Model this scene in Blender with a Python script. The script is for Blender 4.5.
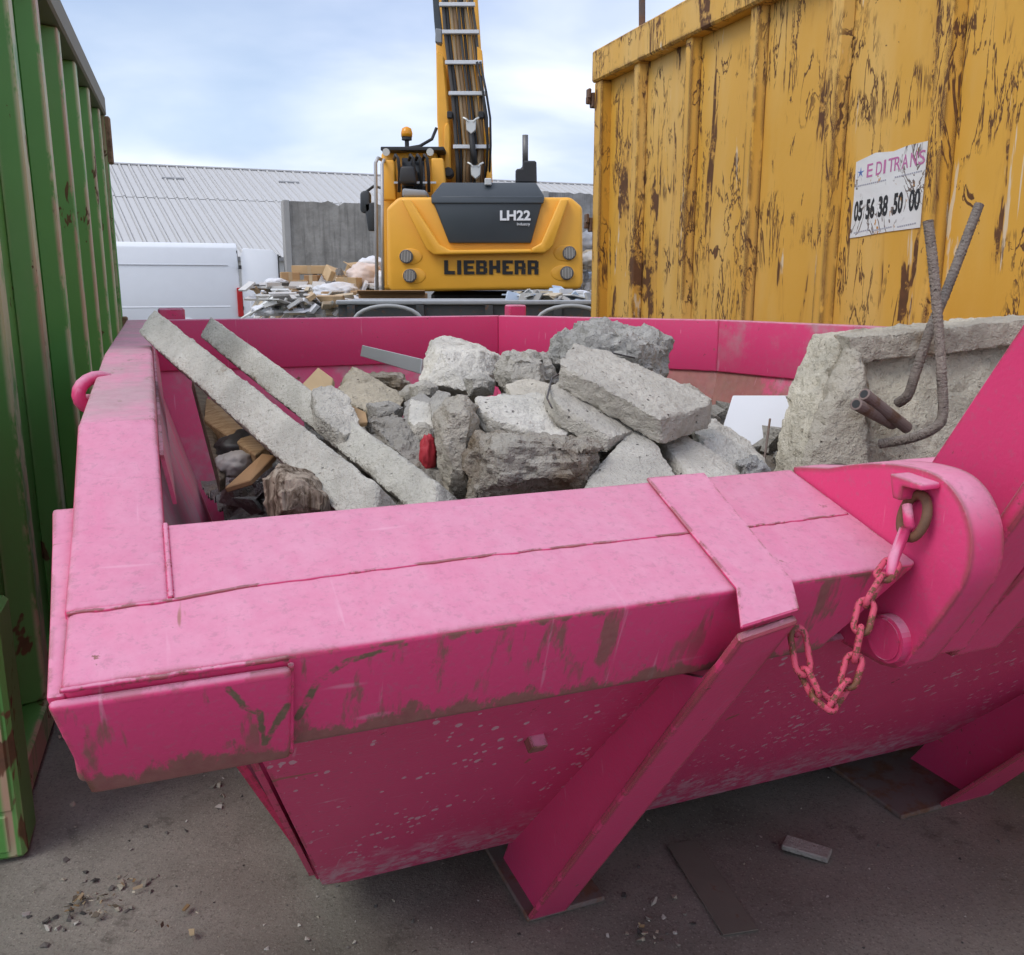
import bpy, bmesh, math, random
import numpy as np
from mathutils import Vector, Matrix, noise
R = math.radians
for o in list(bpy.data.objects): bpy.data.objects.remove(o)
scene = bpy.context.scene
COL = scene.collection

# ------------------------------------------------------------------ camera
CAM_H, FPX, PITCH = 1.5, 900.0, R(12.07)
cd = bpy.data.cameras.new('camera'); cam = bpy.data.objects.new('camera', cd); COL.objects.link(cam)
cam.location = (0, 0, CAM_H); cam.rotation_euler = (R(90) - PITCH, 0, 0)
cd.sensor_fit = 'HORIZONTAL'; cd.sensor_width = 36; cd.lens = FPX / 1024 * 36
cd.clip_start = .05; cd.clip_end = 2000
scene.camera = cam
scene.render.resolution_x, scene.render.resolution_y = 1024, 955

# ------------------------------------------------------------------ sky, sun, exposure
SUN_EL, SUN_AZ = R(52), R(232)          # compass-like azimuth of the sun: from +Y clockwise
world = bpy.data.worlds.new('World'); scene.world = world; world.use_nodes = True
wn, wl = world.node_tree.nodes, world.node_tree.links
wn.clear()
wout = wn.new('ShaderNodeOutputWorld'); wbg = wn.new('ShaderNodeBackground'); wl.new(wbg.outputs[0], wout.inputs[0])
sky = wn.new('ShaderNodeTexSky'); sky.sky_type = 'NISHITA'; sky.sun_disc = False
sky.sun_elevation = SUN_EL; sky.sun_rotation = SUN_AZ; sky.air_density = 1.0; sky.dust_density = 1.5; sky.ozone_density = 1.2
tc = wn.new('ShaderNodeTexCoord'); sep = wn.new('ShaderNodeSeparateXYZ'); wl.new(tc.outputs['Generated'], sep.inputs[0])
def wmath(op, a, b=None):
    n = wn.new('ShaderNodeMath'); n.operation = op
    for i, v in enumerate((a, b)):
        if v is None: continue
        if isinstance(v, (int, float)): n.inputs[i].default_value = v
        else: wl.new(v, n.inputs[i])
    return n.outputs[0]
zc = wmath('ADD', wmath('MAXIMUM', sep.outputs['Z'], 0.0), .16)
cmb = wn.new('ShaderNodeCombineXYZ')
wl.new(wmath('DIVIDE', sep.outputs['X'], zc), cmb.inputs[0]); wl.new(wmath('DIVIDE', sep.outputs['Y'], zc), cmb.inputs[1])
def wnoise(scale, detail, rough, off):
    m = wn.new('ShaderNodeMapping'); m.inputs['Location'].default_value = off; wl.new(cmb.outputs[0], m.inputs[0])
    n = wn.new('ShaderNodeTexNoise'); n.inputs['Scale'].default_value = scale; n.inputs['Detail'].default_value = detail
    n.inputs['Roughness'].default_value = rough; n.inputs['Distortion'].default_value = .35
    wl.new(m.outputs[0], n.inputs['Vector']); return n.outputs['Fac']
def wramp(fac, stops):
    r = wn.new('ShaderNodeValToRGB'); wl.new(fac, r.inputs[0]); r.color_ramp.interpolation = 'EASE'
    e = r.color_ramp.elements
    e[0].position, e[0].color = stops[0]; e[1].position, e[1].color = stops[-1]
    for p, c in stops[1:-1]:
        k = e.new(p); k.color = c
    return r.outputs[0]
g = lambda v: (v, v, v, 1)
n1 = wnoise(.50, 4, .45, (3.1, .4, 0)); n2 = wnoise(.9, 5, .5, (7.7, 2.2, 0))
mask = wramp(wmath('ADD', wmath('MULTIPLY', n1, .7), wmath('MULTIPLY', n2, .3)), [(.34, g(.35)), (.60, g(1))])
ccol = wramp(n2, [(.3, (3.9, 4.45, 6.1, 1)), (.7, (6.2, 6.55, 7.4, 1))])
mx = wn.new('ShaderNodeMix'); mx.data_type = 'RGBA'
wl.new(mask, mx.inputs[0]); wl.new(sky.outputs[0], mx.inputs[6]); wl.new(ccol, mx.inputs[7])
wl.new(mx.outputs[2], wbg.inputs[0]); wbg.inputs[1].default_value = .085
sd = bpy.data.lights.new('sun', 'SUN'); sun = bpy.data.objects.new('sun', sd); COL.objects.link(sun)
sd.energy = .75; sd.angle = R(30); sd.color = (1, .96, .9)
to_sun = Vector((math.sin(SUN_AZ) * math.cos(SUN_EL), math.cos(SUN_AZ) * math.cos(SUN_EL), math.sin(SUN_EL)))
sun.rotation_euler = to_sun.to_track_quat('Z', 'Y').to_euler(); sun.location = (0, 0, 30)
vs = scene.view_settings; vs.view_transform = 'Standard'; vs.look = 'None'; vs.exposure = 1.08; vs.gamma = 1; vs.use_curve_mapping = False

cy = scene.cycles; cy.max_bounces = 6; cy.diffuse_bounces = 2; cy.glossy_bounces = 2; cy.transmission_bounces = 2; cy.use_adaptive_sampling = True; cy.adaptive_threshold = .025; cy.caustics_reflective = False; cy.caustics_refractive = False

# ------------------------------------------------------------------ geometry helpers
CP, SP = math.cos(PITCH), math.sin(PITCH)
def ray(x, y):
    a, b = (x - 512) / FPX, (y - 477.5) / FPX
    return Vector((a, CP - b * SP, -(SP + b * CP)))
def at(x, y, s): return Vector((0, 0, CAM_H)) + ray(x, y) * s       # point seen at a pixel, s metres deep
def rot2(v, a): return Vector((v[0] * math.cos(a) - v[1] * math.sin(a), v[0] * math.sin(a) + v[1] * math.cos(a), v[2]))

def thing(name, label, cat, loc=(0, 0, 0), rotz=0, group=None):
    o = bpy.data.objects.new(name, None); COL.objects.link(o); o.empty_display_size = .1
    o.location = loc; o.rotation_euler = (0, 0, rotz)
    tag(o, label, cat, group); return o
def tag(o, label, cat, group=None):
    o['label'] = label; o['category'] = cat
    if group: o['group'] = group
    return o
def link(name, me, parent=None, mat=None, smooth=False):
    if mat is not None:
        me.materials.clear(); me.materials.append(mat)
    if smooth: me.polygons.foreach_set('use_smooth', [True] * len(me.polygons))
    o = bpy.data.objects.new(name, me); COL.objects.link(o)
    if parent is not None: o.parent = parent
    return o
def again(src, parent, loc=(0, 0, 0), rot=(0, 0, 0)):
    c = src.copy(); COL.objects.link(c); c.parent = parent; c.location = loc; c.rotation_euler = rot; return c

class MB:
    def __init__(self): self.bm = bmesh.new()
    def verts(self, pts): return [self.bm.verts.new(p) for p in pts]
    def face(self, pts): self.bm.faces.new(self.verts(pts)); return self
    def box(self, a, b):
        (x0, y0, z0), (x1, y1, z1) = a, b
        return self.hexa([(x0, y0, z0), (x1, y0, z0), (x1, y1, z0), (x0, y1, z0)], [(x0, y0, z1), (x1, y0, z1), (x1, y1, z1), (x0, y1, z1)])
    def hexa(self, lo, hi):
        a, b = self.verts(lo), self.verts(hi); n = len(lo)
        self.bm.faces.new(a[::-1]); self.bm.faces.new(b)
        for i in range(n): self.bm.faces.new((a[i], a[(i + 1) % n], b[(i + 1) % n], b[i]))
        return self
    def prism(self, poly, d):                       # 3-D polygon swept by vector d
        d = Vector(d); return self.hexa([Vector(p) for p in poly], [Vector(p) + d for p in poly])
    def tube(self, path, r, n=8, closed=False, cap=True):
        path = [Vector(p) for p in path]; m = len(path); rings = []
        up = None
        for i, p in enumerate(path):
            if closed: t = path[(i + 1) % m] - path[i - 1]
            else: t = path[min(i + 1, m - 1)] - path[max(i - 1, 0)]
            t.normalize()
            if up is None: up = Vector((0, 0, 1)) if abs(t.z) < .9 else Vector((1, 0, 0))
            a = t.cross(up).normalized(); b = a.cross(t); up = b
            rr = r[i] if isinstance(r, (list, tuple)) else r
            rings.append(self.verts([p + (a * math.cos(k * 2 * math.pi / n) + b * math.sin(k * 2 * math.pi / n)) * rr for k in range(n)]))
        for i in range(m if closed else m - 1):
            A, B = rings[i], rings[(i + 1) % m]
            for k in range(n): self.bm.faces.new((A[k], A[(k + 1) % n], B[(k + 1) % n], B[k]))
        if cap and not closed:
            self.bm.faces.new(rings[0][::-1]); self.bm.faces.new(rings[-1])
        return self
    def disc(self, c, axis, r, h, n=24):            # cylinder from c along axis by h
        c, axis = Vector(c), Vector(axis).normalized(); return self.tube([c, c + axis * h], r, n)
    def lathe(self, c, axis, prof, n=24):           # prof: (radius, offset along the axis)
        c, axis = Vector(c), Vector(axis).normalized()
        return self.tube([c + axis * (h + 1e-5 * i) for i, (r, h) in enumerate(prof)], [r for r, h in prof], n)
    def done(self, bevel=0, seg=1, angle=30):
        bm = self.bm
        bmesh.ops.recalc_face_normals(bm, faces=bm.faces)
        if bevel:
            es = [e for e in bm.edges if len(e.link_faces) == 2 and e.calc_face_angle(0) > R(angle)]
            bmesh.ops.bevel(bm, geom=es, offset=bevel, offset_type='OFFSET', segments=seg, profile=.5, affect='EDGES', clamp_overlap=True)
        me = bpy.data.meshes.new('mesh'); bm.to_mesh(me); bm.free()
        if bevel and seg > 1:
            me.polygons.foreach_set('use_smooth', [True] * len(me.polygons)); me.set_sharp_from_angle(angle=R(50))
        return me
    def build(self, name, mat, parent=None, bevel=0, seg=1, smooth=False):
        return link(name, self.done(bevel, seg), parent, mat, smooth)
def box(name, a, b, mat, parent, bevel=0, seg=1): return MB().box(a, b).build(name, mat, parent, bevel, seg)
def text_mesh(body, size, bold=0, extrude=.002, align='LEFT', space=1):
    cu = bpy.data.curves.new('text', 'FONT'); cu.body = body; cu.size = size; cu.offset = bold; cu.extrude = extrude; cu.align_x = align
    cu.space_character = space; cu.resolution_u = 3
    t = bpy.data.objects.new('text', cu); COL.objects.link(t)
    bpy.context.view_layer.update()
    me = bpy.data.meshes.new_from_object(t.evaluated_get(bpy.context.evaluated_depsgraph_get()))
    bpy.data.objects.remove(t); return me

# ------------------------------------------------------------------ materials
class NT:
    def __init__(self, name):
        self.m = bpy.data.materials.new(name); self.m.use_nodes = True
        self.n, self.l = self.m.node_tree.nodes, self.m.node_tree.links
        self.p = self.n['Principled BSDF']; self.tc = self.n.new('ShaderNodeTexCoord'); self.obj = self.tc.outputs['Object']
        self.geo = self.n.new('ShaderNodeNewGeometry')
    def put(self, sock, v):
        if isinstance(v, (int, float)): sock.default_value = v
        elif isinstance(v, (tuple, list)): sock.default_value = v if len(v) == len(sock.default_value) else tuple(v) + (1,)
        elif v is not None: self.l.new(v, sock)
    def map(self, scale=(1, 1, 1), loc=(0, 0, 0), rot=(0, 0, 0), vec=None):
        n = self.n.new('ShaderNodeMapping'); self.l.new(vec or self.obj, n.inputs[0])
        n.inputs['Scale'].default_value = scale; n.inputs['Location'].default_value = loc; n.inputs['Rotation'].default_value = rot; return n.outputs[0]
    def noise(self, scale, detail=4, rough=.55, vec=None, dist=0, out='Fac'):
        n = self.n.new('ShaderNodeTexNoise'); self.l.new(vec or self.obj, n.inputs['Vector'])
        n.inputs['Scale'].default_value = scale; n.inputs['Detail'].default_value = min(detail, 5); n.inputs['Roughness'].default_value = rough; n.inputs['Distortion'].default_value = dist
        return n.outputs[out]
    def voro(self, scale, vec=None, feature='F1', out='Distance', rnd=1):
        n = self.n.new('ShaderNodeTexVoronoi'); n.feature = feature; self.l.new(vec or self.obj, n.inputs['Vector'])
        n.inputs['Scale'].default_value = scale; n.inputs['Randomness'].default_value = rnd; return n.outputs[out]
    def math(self, op, a, b=None, clamp=False):
        n = self.n.new('ShaderNodeMath'); n.operation = op; n.use_clamp = clamp
        self.put(n.inputs[0], a); self.put(n.inputs[1], b); return n.outputs[0]
    def add(self, a, b): return self.math('ADD', a, b)
    def mul(self, a, b): return self.math('MULTIPLY', a, b)
    def step(self, f, a, b):                                    # smooth 0..1 as f runs from a to b (a may exceed b)
        n = self.n.new('ShaderNodeMapRange'); n.interpolation_type = 'SMOOTHSTEP'; n.clamp = True
        self.put(n.inputs[0], f)
        if a < b: n.inputs[1].default_value, n.inputs[2].default_value = a, b
        else:
            n.inputs[1].default_value, n.inputs[2].default_value = b, a; n.inputs[3].default_value, n.inputs[4].default_value = 1, 0
        return n.outputs[0]
    def mix(self, f, a, b, mode='MIX'):
        n = self.n.new('ShaderNodeMix'); n.data_type = 'RGBA'; n.blend_type = mode
        self.put(n.inputs[0], f); self.put(n.inputs[6], a); self.put(n.inputs[7], b); return n.outputs[2]
    def xyz(self, vec=None):
        n = self.n.new('ShaderNodeSeparateXYZ'); self.l.new(vec or self.obj, n.inputs[0]); return n.outputs
    def up(self): return self.xyz(self.geo.outputs['Normal'])[2]
    def edge(self, radius, lo=.995, hi=.93):                    # 1 near sharp edges
        b = self.n.new('ShaderNodeBevel'); b.samples = 3; b.inputs[0].default_value = radius
        d = self.n.new('ShaderNodeVectorMath'); d.operation = 'DOT_PRODUCT'
        self.l.new(b.outputs[0], d.inputs[0]); self.l.new(self.geo.outputs['Normal'], d.inputs[1])
        return self.step(d.outputs['Value'], lo, hi)
    def bump(self, h, strength=.3, dist=.01, prev=None):
        n = self.n.new('ShaderNodeBump'); n.inputs['Strength'].default_value = strength; n.inputs['Distance'].default_value = dist
        self.put(n.inputs['Height'], h)
        if prev is not None: self.l.new(prev, n.inputs['Normal'])
        return n.outputs[0]
    def out(self, col, rough=.6, normal=None, metal=0, spec=.5, coat=0):
        self.put(self.p.inputs['Base Color'], col); self.put(self.p.inputs['Roughness'], rough); self.put(self.p.inputs['Metallic'], metal)
        self.p.inputs['Specular IOR Level'].default_value = spec; self.p.inputs['Coat Weight'].default_value = coat
        if normal is not None: self.l.new(normal, self.p.inputs['Normal'])
        return self.m
MATS = {}
def cached(f):
    def w(*a, **k):
        key = (f.__name__, a, tuple(sorted(k.items())))
        if key not in MATS: MATS[key] = f(*a, **k)
        return MATS[key]
    return w
@cached
def plain(name, col, rough=.6, metal=0, var=.12, scale=6, spec=.5):
    t = NT(name); n = t.noise(scale, 5); c = tuple(x * (1 - var) for x in col)
    d = tuple(min(1, x * (1 + var)) for x in col)
    return t.out(t.mix(n, c, d), t.add(t.mul(n, .2), rough - .1), t.bump(t.noise(scale * 12, 3), .08, .005), metal, spec)
RUST = (.085, .036, .017)
@cached
def pink(dusty=.0, spatter=0.0, scrape=0.0, stain=0.0, rusty=0.0):
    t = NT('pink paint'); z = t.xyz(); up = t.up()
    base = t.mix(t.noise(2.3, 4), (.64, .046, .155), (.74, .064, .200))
    up_facing = t.step(up, .15, .8)                                   # upward faces paler: dust, plus sky sheen painted into the colour
    dust_sheen = t.mix(t.add(t.mul(t.noise(38, 5, .72), .75), t.mul(t.noise(5, 4, .6, t.map((5, 1, 1))), .30)), (.565, .155, .275), (.715, .350, .455))
    col = t.mix(t.mul(up_facing, t.add(.72, t.mul(t.noise(9, 5, .7), .45))), base, dust_sheen)
    if dusty:
        dirt = t.step(t.add(t.noise(4, 6, .65), t.mul(t.noise(22, 4), .35)), .78 - dusty * .6, 1.05 - dusty * .35)
        dirt = t.mul(dirt, t.step(up, -.25, .15))
        col = t.mix(t.mul(dirt, .85), col, t.mix(t.noise(30, 4), (.34, .21, .22), (.50, .37, .38)))
        mud = t.mul(t.step(t.noise(13, 6, .7, t.map((1.8, .8, 1))), .60, .67), up_facing)
        col = t.mix(t.mul(mud, .6), col, (.24, .18, .14))
    if stain:
        d = t.n.new('ShaderNodeVectorMath'); d.operation = 'DISTANCE'; t.l.new(t.obj, d.inputs[0]); d.inputs[1].default_value = (2.50, 2.62, .98)
        k = t.step(t.add(t.mul(d.outputs['Value'], 1.0), t.mul(t.noise(9, 6, .7), .8)), .82, .66)
        col = t.mix(t.mul(k, .8), col, t.mix(t.noise(25, 5), (.16, .075, .04), (.36, .21, .14)))
    col = t.mix(t.mul(t.step(t.noise(85, 4, .8), .52, .66), t.add(.22, t.mul(up_facing, .14))), col, (.36, .17, .22))       # fine grime
    col = t.mix(t.mul(t.step(t.noise(2.2, 4, .6, t.map((6, 1, 1), (2, 2, 2))), .50, .75), t.mul(up_facing, .35)), col, (.66, .16, .30))
    for rot, sc in ((.5, (90, 5, 5)), (-.7, (6, 80, 9))):        # fine scratches
        q = t.step(t.noise(1.0, 2, .5, t.map(sc, (rot, 0, 0), (rot, rot * .6, rot))), .70, .78)
        col = t.mix(t.mul(q, .35), col, (.74, .40, .50))
    if spatter:
        vm = t.map((1, .62, .62)); rr_ = t.math('POWER', t.xyz(t.voro(74, vm, out='Color'))[0], 3.0)
        sp = t.math('LESS_THAN', t.add(t.voro(74, vm, 'F1'), t.mul(t.math('SUBTRACT', t.noise(120, 2), .5), .35)), t.mul(t.mul(t.step(t.noise(4, 4, .7), .30, .66), rr_), .62 * spatter))
        s2 = t.step(t.noise(46, 5, .8, t.map((1, 2.0, 2.0), (0, 0, 0), (0, .25, 0))), .585, .68)
        low = t.step(t.add(z[2], t.mul(t.noise(9, 4), .25)), .52, .30)
        s2 = t.math('MAXIMUM', t.mul(s2, t.step(t.noise(3, 3), .38, .62)), t.mul(low, t.step(t.noise(30, 5, .7), .42, .62)))
        col = t.mix(t.mul(t.math('MAXIMUM', sp, s2), .75), col, (.66, .42, .49))
    if scrape:
        side = t.step(up, .35, .1)
        u, zz = z[0], z[2]
        ragged = t.add(t.noise(26, 5, .7, t.map((1, 1, .35))), t.mul(t.math('SUBTRACT', .994, zz), 9.0))
        mk = t.mul(t.step(ragged, .42, .54), scrape)                                         # grime along the lower edge
        drip = t.step(t.noise(13, 5, .62, t.map((2.2, 1, .42), (0, 0, 0), (0, .30, 0)), .15), .54, .64)
        mk = t.math('MAXIMUM', mk, t.mul(t.mul(drip, .75), t.step(t.noise(2.3, 2, .5, t.map(loc=(.6, 0, 0))), .38, .52)))
        lip = t.step(t.add(t.noise(24, 5, .7), t.mul(t.math('SUBTRACT', zz, 1.109), 16.0)), .46, .56)
        mk = t.math('MAXIMUM', mk, t.mul(lip, .8))
        wob = t.mul(t.math('SUBTRACT', t.noise(30, 4, .7), .5), .012)
        def near(u0, z0, u1, z1, w):                                                        # a scraped line between two points of the face
            du, dz = u1 - u0, z1 - z0; L2 = du * du + dz * dz
            k = t.math('MULTIPLY', t.add(t.mul(t.math('SUBTRACT', u, u0), du / L2), t.mul(t.math('SUBTRACT', zz, z0), dz / L2)), 1.0, True)
            ex_ = t.math('SUBTRACT', t.math('SUBTRACT', u, u0), t.mul(k, du)); ez_ = t.math('SUBTRACT', t.math('SUBTRACT', zz, z0), t.mul(k, dz))
            d_ = t.add(t.math('SQRT', t.add(t.mul(ex_, ex_), t.mul(ez_, ez_))), wob)
            return t.step(d_, w, w * .45)
        for sgm in ((.231, 1.02, .252, 1.068, .0058), (.252, 1.068, .285, 1.092, .0052), (.285, 1.092, .35, 1.104, .0045), (.157, 1.088, .172, 1.058, .0045), (.172, 1.058, .188, 1.046, .0045), (.188, 1.046, .192, 1.0, .005), (.217, 1.05, .192, 1.0, .006)):
            mk = t.math('MAXIMUM', mk, t.mul(near(*sgm), t.step(t.noise(45, 4, .7), .32, .52)))
        mk = t.mul(mk, side)
        col = t.mix(t.mul(mk, .93), col, t.mix(t.noise(70, 3), (.075, .068, .036), (.20, .175, .105)))
    sc_ = t.math('MAXIMUM', t.step(t.noise(3.0, 2, .5, t.map((1.5, 16, 6), (3, 1, 2), (0, 0, .7))), .745, .77), t.step(t.noise(3.0, 2, .5, t.map((14, 1.6, 6), (1, 5, 2), (0, 0, .5))), .75, .775))
    col = t.mix(t.mul(sc_, .7), col, (.26, .13, .065))
    e2 = t.mul(t.edge(.009 + .006 * rusty), t.step(t.noise(14, 5, .72), .48 - .09 * rusty, .55 - .08 * rusty))
    chips = t.mul(t.step(t.noise(19, 6, .75), .665, .69), t.step(t.noise(2.9, 2), .45, .58))
    rust = t.math('MAXIMUM', e2, chips)
    col = t.mix(t.mul(rust, .9), col, t.mix(t.noise(40, 4), RUST, (.22, .12, .05)))
    h = t.add(t.mul(t.noise(3, 2), .6), t.mul(t.noise(130, 2), .10))
    return t.out(col, t.add(t.mul(up_facing, .2), t.add(.42 + dusty * .2, t.mul(rust, .3))), t.bump(h, .6, .009), 0, .34)
@cached
def yellow_paint():
    t = NT('worn yellow paint')
    col = t.mix(t.noise(1.6, 5, .6), (.63, .330, .040), (.73, .405, .066))
    col = t.mix(t.mul(t.step(t.noise(2.4, 4, .6, t.map((1, 1, .25))), .42, .72), .55), col, (.74, .50, .18))
    big = t.step(t.noise(1.15, 3, .5), .40, .62)
    v1 = t.noise(2.3, 7, .66, t.map((1, 1.9, .36), (0, 0, 0), (.14, 0, 0)), .45)
    v2 = t.noise(5.5, 5, .66, t.map((1, 2.2, .36), (4, 1, 7), (-.22, 0, 0)), .5)
    v3 = t.noise(7.5, 7, .72, t.map((1, 1, .6), (9, 3, 2)), .7)
    v4 = t.noise(4.2, 5, .62, t.map((1, 1.5, .5), (1, 8, 3), (.5, 0, 0)), .5)
    thin = t.mul(t.step(t.math('ABSOLUTE', t.math('SUBTRACT', v2, .5)), .024, .010), t.step(t.noise(2.0, 3), .50, .58))
    thin2 = t.mul(t.step(t.math('ABSOLUTE', t.math('SUBTRACT', v4, .47)), .018, .007), t.step(t.noise(2.4, 3, .5, t.map(loc=(3, 3, 3))), .50, .58))
    gash = t.mul(t.step(v1, .595, .612), t.step(t.noise(7, 5, .7), .40, .50))
    spot = t.step(v3, .655, .67)
    rust = t.math('MAXIMUM', t.math('MAXIMUM', thin, thin2), t.math('MAXIMUM', gash, spot))
    e = t.mul(t.edge(.035, .998, .96), t.step(t.noise(5, 6, .7, t.map((1, 1, .5))), .44, .52))
    rust = t.math('MAXIMUM', rust, e)
    white = t.step(t.noise(3.0, 7, .66, t.map((1, 2.6, .26), (2, 6, 1)), .4), .635, .66)
    col = t.mix(t.mul(white, .7), col, (.70, .64, .50))
    col = t.mix(t.mul(t.step(v1, .54, .64), .30), col, (.34, .13, .025))
    col = t.mix(t.mul(rust, .94), col, t.mix(t.noise(22, 4), (.034, .016, .013), (.15, .06, .03)))
    return t.out(col, t.add(.5, t.mul(rust, .3)), t.bump(t.add(t.noise(1.2, 2), t.mul(t.noise(40, 3), .05)), .5, .03), 0, .35)
@cached
def green_paint():
    t = NT('worn green paint')
    col = t.mix(t.noise(2.2, 5), (.080, .245, .052), (.120, .330, .075))
    col = t.mix(t.mul(t.step(t.noise(1.7, 5, .65, t.map((1, 1, .3))), .5, .75), .5), col, (.16, .27, .09))
    x_ = t.xyz()[0]
    e = t.math('MAXIMUM', t.mul(t.edge(.02, .997, .95), t.mul(t.step(t.noise(3.5, 4, .65, t.map((1, 1, .4))), .45, .6), .5)), t.mul(t.mul(t.step(x_, -.020, -.004), t.step(x_, .010, .004)), t.step(t.noise(5.5, 5, .75, t.map((1, 1, .45))), .40, .52)))
    col = t.mix(t.mul(e, .85), col, t.mix(t.step(t.noise(3, 4, .6, t.map((1, 1, .4))), .4, .6), (.50, .46, .28), (.48, .27, .20)))
    v = t.noise(3.1, 7, .7, t.map((1, 1, .45), (1, 2, 3)), .6)
    r = t.math('MAXIMUM', t.step(v, .605, .63), t.step(t.noise(11, 5, .72, t.map((1, 1, .6))), .67, .69))
    col = t.mix(t.mul(r, .93), col, t.mix(t.noise(26, 4), (.04, .018, .012), (.18, .07, .03)))
    return t.out(col, t.add(.45, t.mul(r, .35)), t.bump(t.add(t.noise(1.6, 2), t.mul(t.noise(40, 3), .05)), .4, .03), 0, .4)
@cached
def concrete(tint=(.36, .35, .325), rough_face=1.0, brown=0.0, pits=1.0):
    t = NT('concrete')
    info = t.n.new('ShaderNodeObjectInfo')
    off = t.n.new('ShaderNodeVectorMath'); off.operation = 'ADD'; t.l.new(t.obj, off.inputs[0])
    sc = t.n.new('ShaderNodeVectorMath'); sc.operation = 'SCALE'; t.l.new(info.outputs['Location'], sc.inputs[0]); sc.inputs['Scale'].default_value = 3.0
    t.l.new(sc.outputs[0], off.inputs[1]); t.obj = off.outputs[0]
    a = tuple(x * .74 for x in tint); b = tuple(min(1, x * 1.18) for x in tint)
    col = t.mix(t.step(t.noise(6, 8, .68), .28, .72), a, b)
    ag = t.voro(95, out='Color'); agm = t.step(t.voro(95), .34, .22)
    col = t.mix(t.mul(agm, .42 * rough_face), col, t.mix(t.xyz(ag)[0], tuple(x * .55 for x in tint), tuple(min(1, x * 1.35) for x in tint)))
    col = t.mix(t.mul(t.step(t.noise(48, 5, .7), .60, .72), .45), col, tuple(x * .45 for x in tint))
    if brown:
        col = t.mix(t.mul(t.step(t.noise(4.5, 6, .65), .62 - brown * .3, .70 - brown * .1), .85), col, t.mix(t.noise(60, 4, .7), (.11, .068, .034), (.28, .20, .115)))
    col = t.mix(t.mul(t.step(info.outputs['Random'], .45, 1.0), .38), col, (.42, .345, .235))
    vv = t.n.new('ShaderNodeHueSaturation'); t.l.new(col, vv.inputs['Color']); t.put(vv.inputs['Value'], t.add(.80, t.mul(t.math('FRACT', t.mul(info.outputs['Random'], 7.3)), .36))); col = vv.outputs[0]
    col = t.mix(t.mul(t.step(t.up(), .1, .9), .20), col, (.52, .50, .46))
    pit = t.step(t.voro(46, t.map((1, 1, 1), (3, 3, 3))), .16, .06)
    pit = t.mul(pit, t.step(t.noise(12, 2), .45, .6))
    col = t.mix(t.mul(pit, .55 * pits), col, (.09, .085, .075))
    h = t.add(t.mul(t.noise(34, 9, .74), 1.4 * rough_face), t.add(t.mul(agm, .12 * rough_face), t.add(t.mul(pit, -.4 * pits), t.mul(t.noise(210, 3, .7), .16))))
    return t.out(col, .92, t.bump(h, 1.0, .016), 0, .2)
@cached
def wood(c0=(.24, .145, .07), c1=(.42, .29, .16)):
    t = NT('wood'); n = t.noise(6, 6, .65, t.map((1, 14, 14)), .6)
    return t.out(t.mix(t.step(n, .3, .7), c0, c1), .8, t.bump(n, .4, .004), 0, .25)
@cached
def cardboard(c=(.43, .28, .15)):
    t = NT('cardboard'); n = t.noise(9, 5)
    return t.out(t.mix(n, tuple(x * .8 for x in c), tuple(x * 1.15 for x in c)), .85, t.bump(t.noise(30, 3), .2, .004), 0, .2)
@cached
def steel(col=(.30, .30, .31), rough=.45, rusty=.0):
    t = NT('steel'); n = t.noise(8, 6, .65); c = t.mix(n, tuple(x * .75 for x in col), tuple(x * 1.15 for x in col))
    if rusty: c = t.mix(t.step(t.noise(14, 6, .7), .62 - rusty * .35, .72 - rusty * .2), c, t.mix(t.noise(50, 4), (.09, .045, .028), (.21, .12, .075)))
    return t.out(c, rough, t.bump(t.noise(90, 4, .7), .3, .003), .3 if rusty < .3 else 0, .4)
BLACK = lambda: plain('black rubber', (.018, .018, .019), .6)

# ================================================================== GROUND
def ground_mat():
    t = NT('yard ground')
    col = t.mix(t.step(t.noise(1.3, 7, .62), .3, .7), (.138, .127, .105), (.250, .233, .197))
    col = t.mix(t.mul(t.step(t.noise(.55, 5, .6, t.map(loc=(5, 2, 0))), .48, .68), .7), col, (.235, .222, .20))
    col = t.mix(t.mul(t.step(t.noise(5.5, 6, .7), .58, .70), .65), col, (.070, .062, .050))
    gr = t.voro(120); gc = t.voro(120, out='Color')
    col = t.mix(t.mul(t.step(t.noise(90, 5, .8), .50, .66), .5), col, (.055, .050, .042))
    col = t.mix(t.mul(t.step(gr, .40, .2), .55), col, t.mix(t.xyz(gc)[0], (.06, .055, .046), (.36, .34, .29)))
    sp = t.mul(t.step(t.voro(34), .10, .05), t.step(t.noise(2.6, 3), .45, .6))
    col = t.mix(t.mul(sp, .7), col, (.33, .31, .26))
    wet = t.step(t.noise(.9, 4, .6, t.map(loc=(1, 7, 0))), .5, .68)
    col = t.mix(t.mul(wet, .35), col, (.060, .054, .045))
    h = t.add(t.mul(t.noise(9, 5, .75), .55), t.add(t.mul(gr, -.10), t.mul(t.noise(170, 4, .8), .30)))
    return t.out(col, t.add(.82, t.mul(wet, -.25)), t.bump(h, .65, .010), 0, .3)
gm = MB(); N = 90
xs = [-3 + 6.5 * i / N for i in range(N + 1)]; ys = [0.2 + 5 * i / N for i in range(N + 1)]
def gz(x, y): return .012 * noise.fractal(Vector((x * 1.2, y * 1.2, 3)), .9, 2, 5) - .006
X = [-600, -60, -12] + xs + [12, 60, 600]; Y = [-60, -12] + ys + [12, 60, 900]
grid = [[gm.bm.verts.new((x, y, gz(x, y) if (x in xs and y in ys) else 0)) for x in X] for y in Y]
for j in range(len(Y) - 1):
    for i in range(len(X) - 1): gm.bm.faces.new((grid[j][i], grid[j][i + 1], grid[j + 1][i + 1], grid[j + 1][i]))
ground = gm.build('ground', ground_mat(), smooth=True); ground['kind'] = 'structure'

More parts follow.
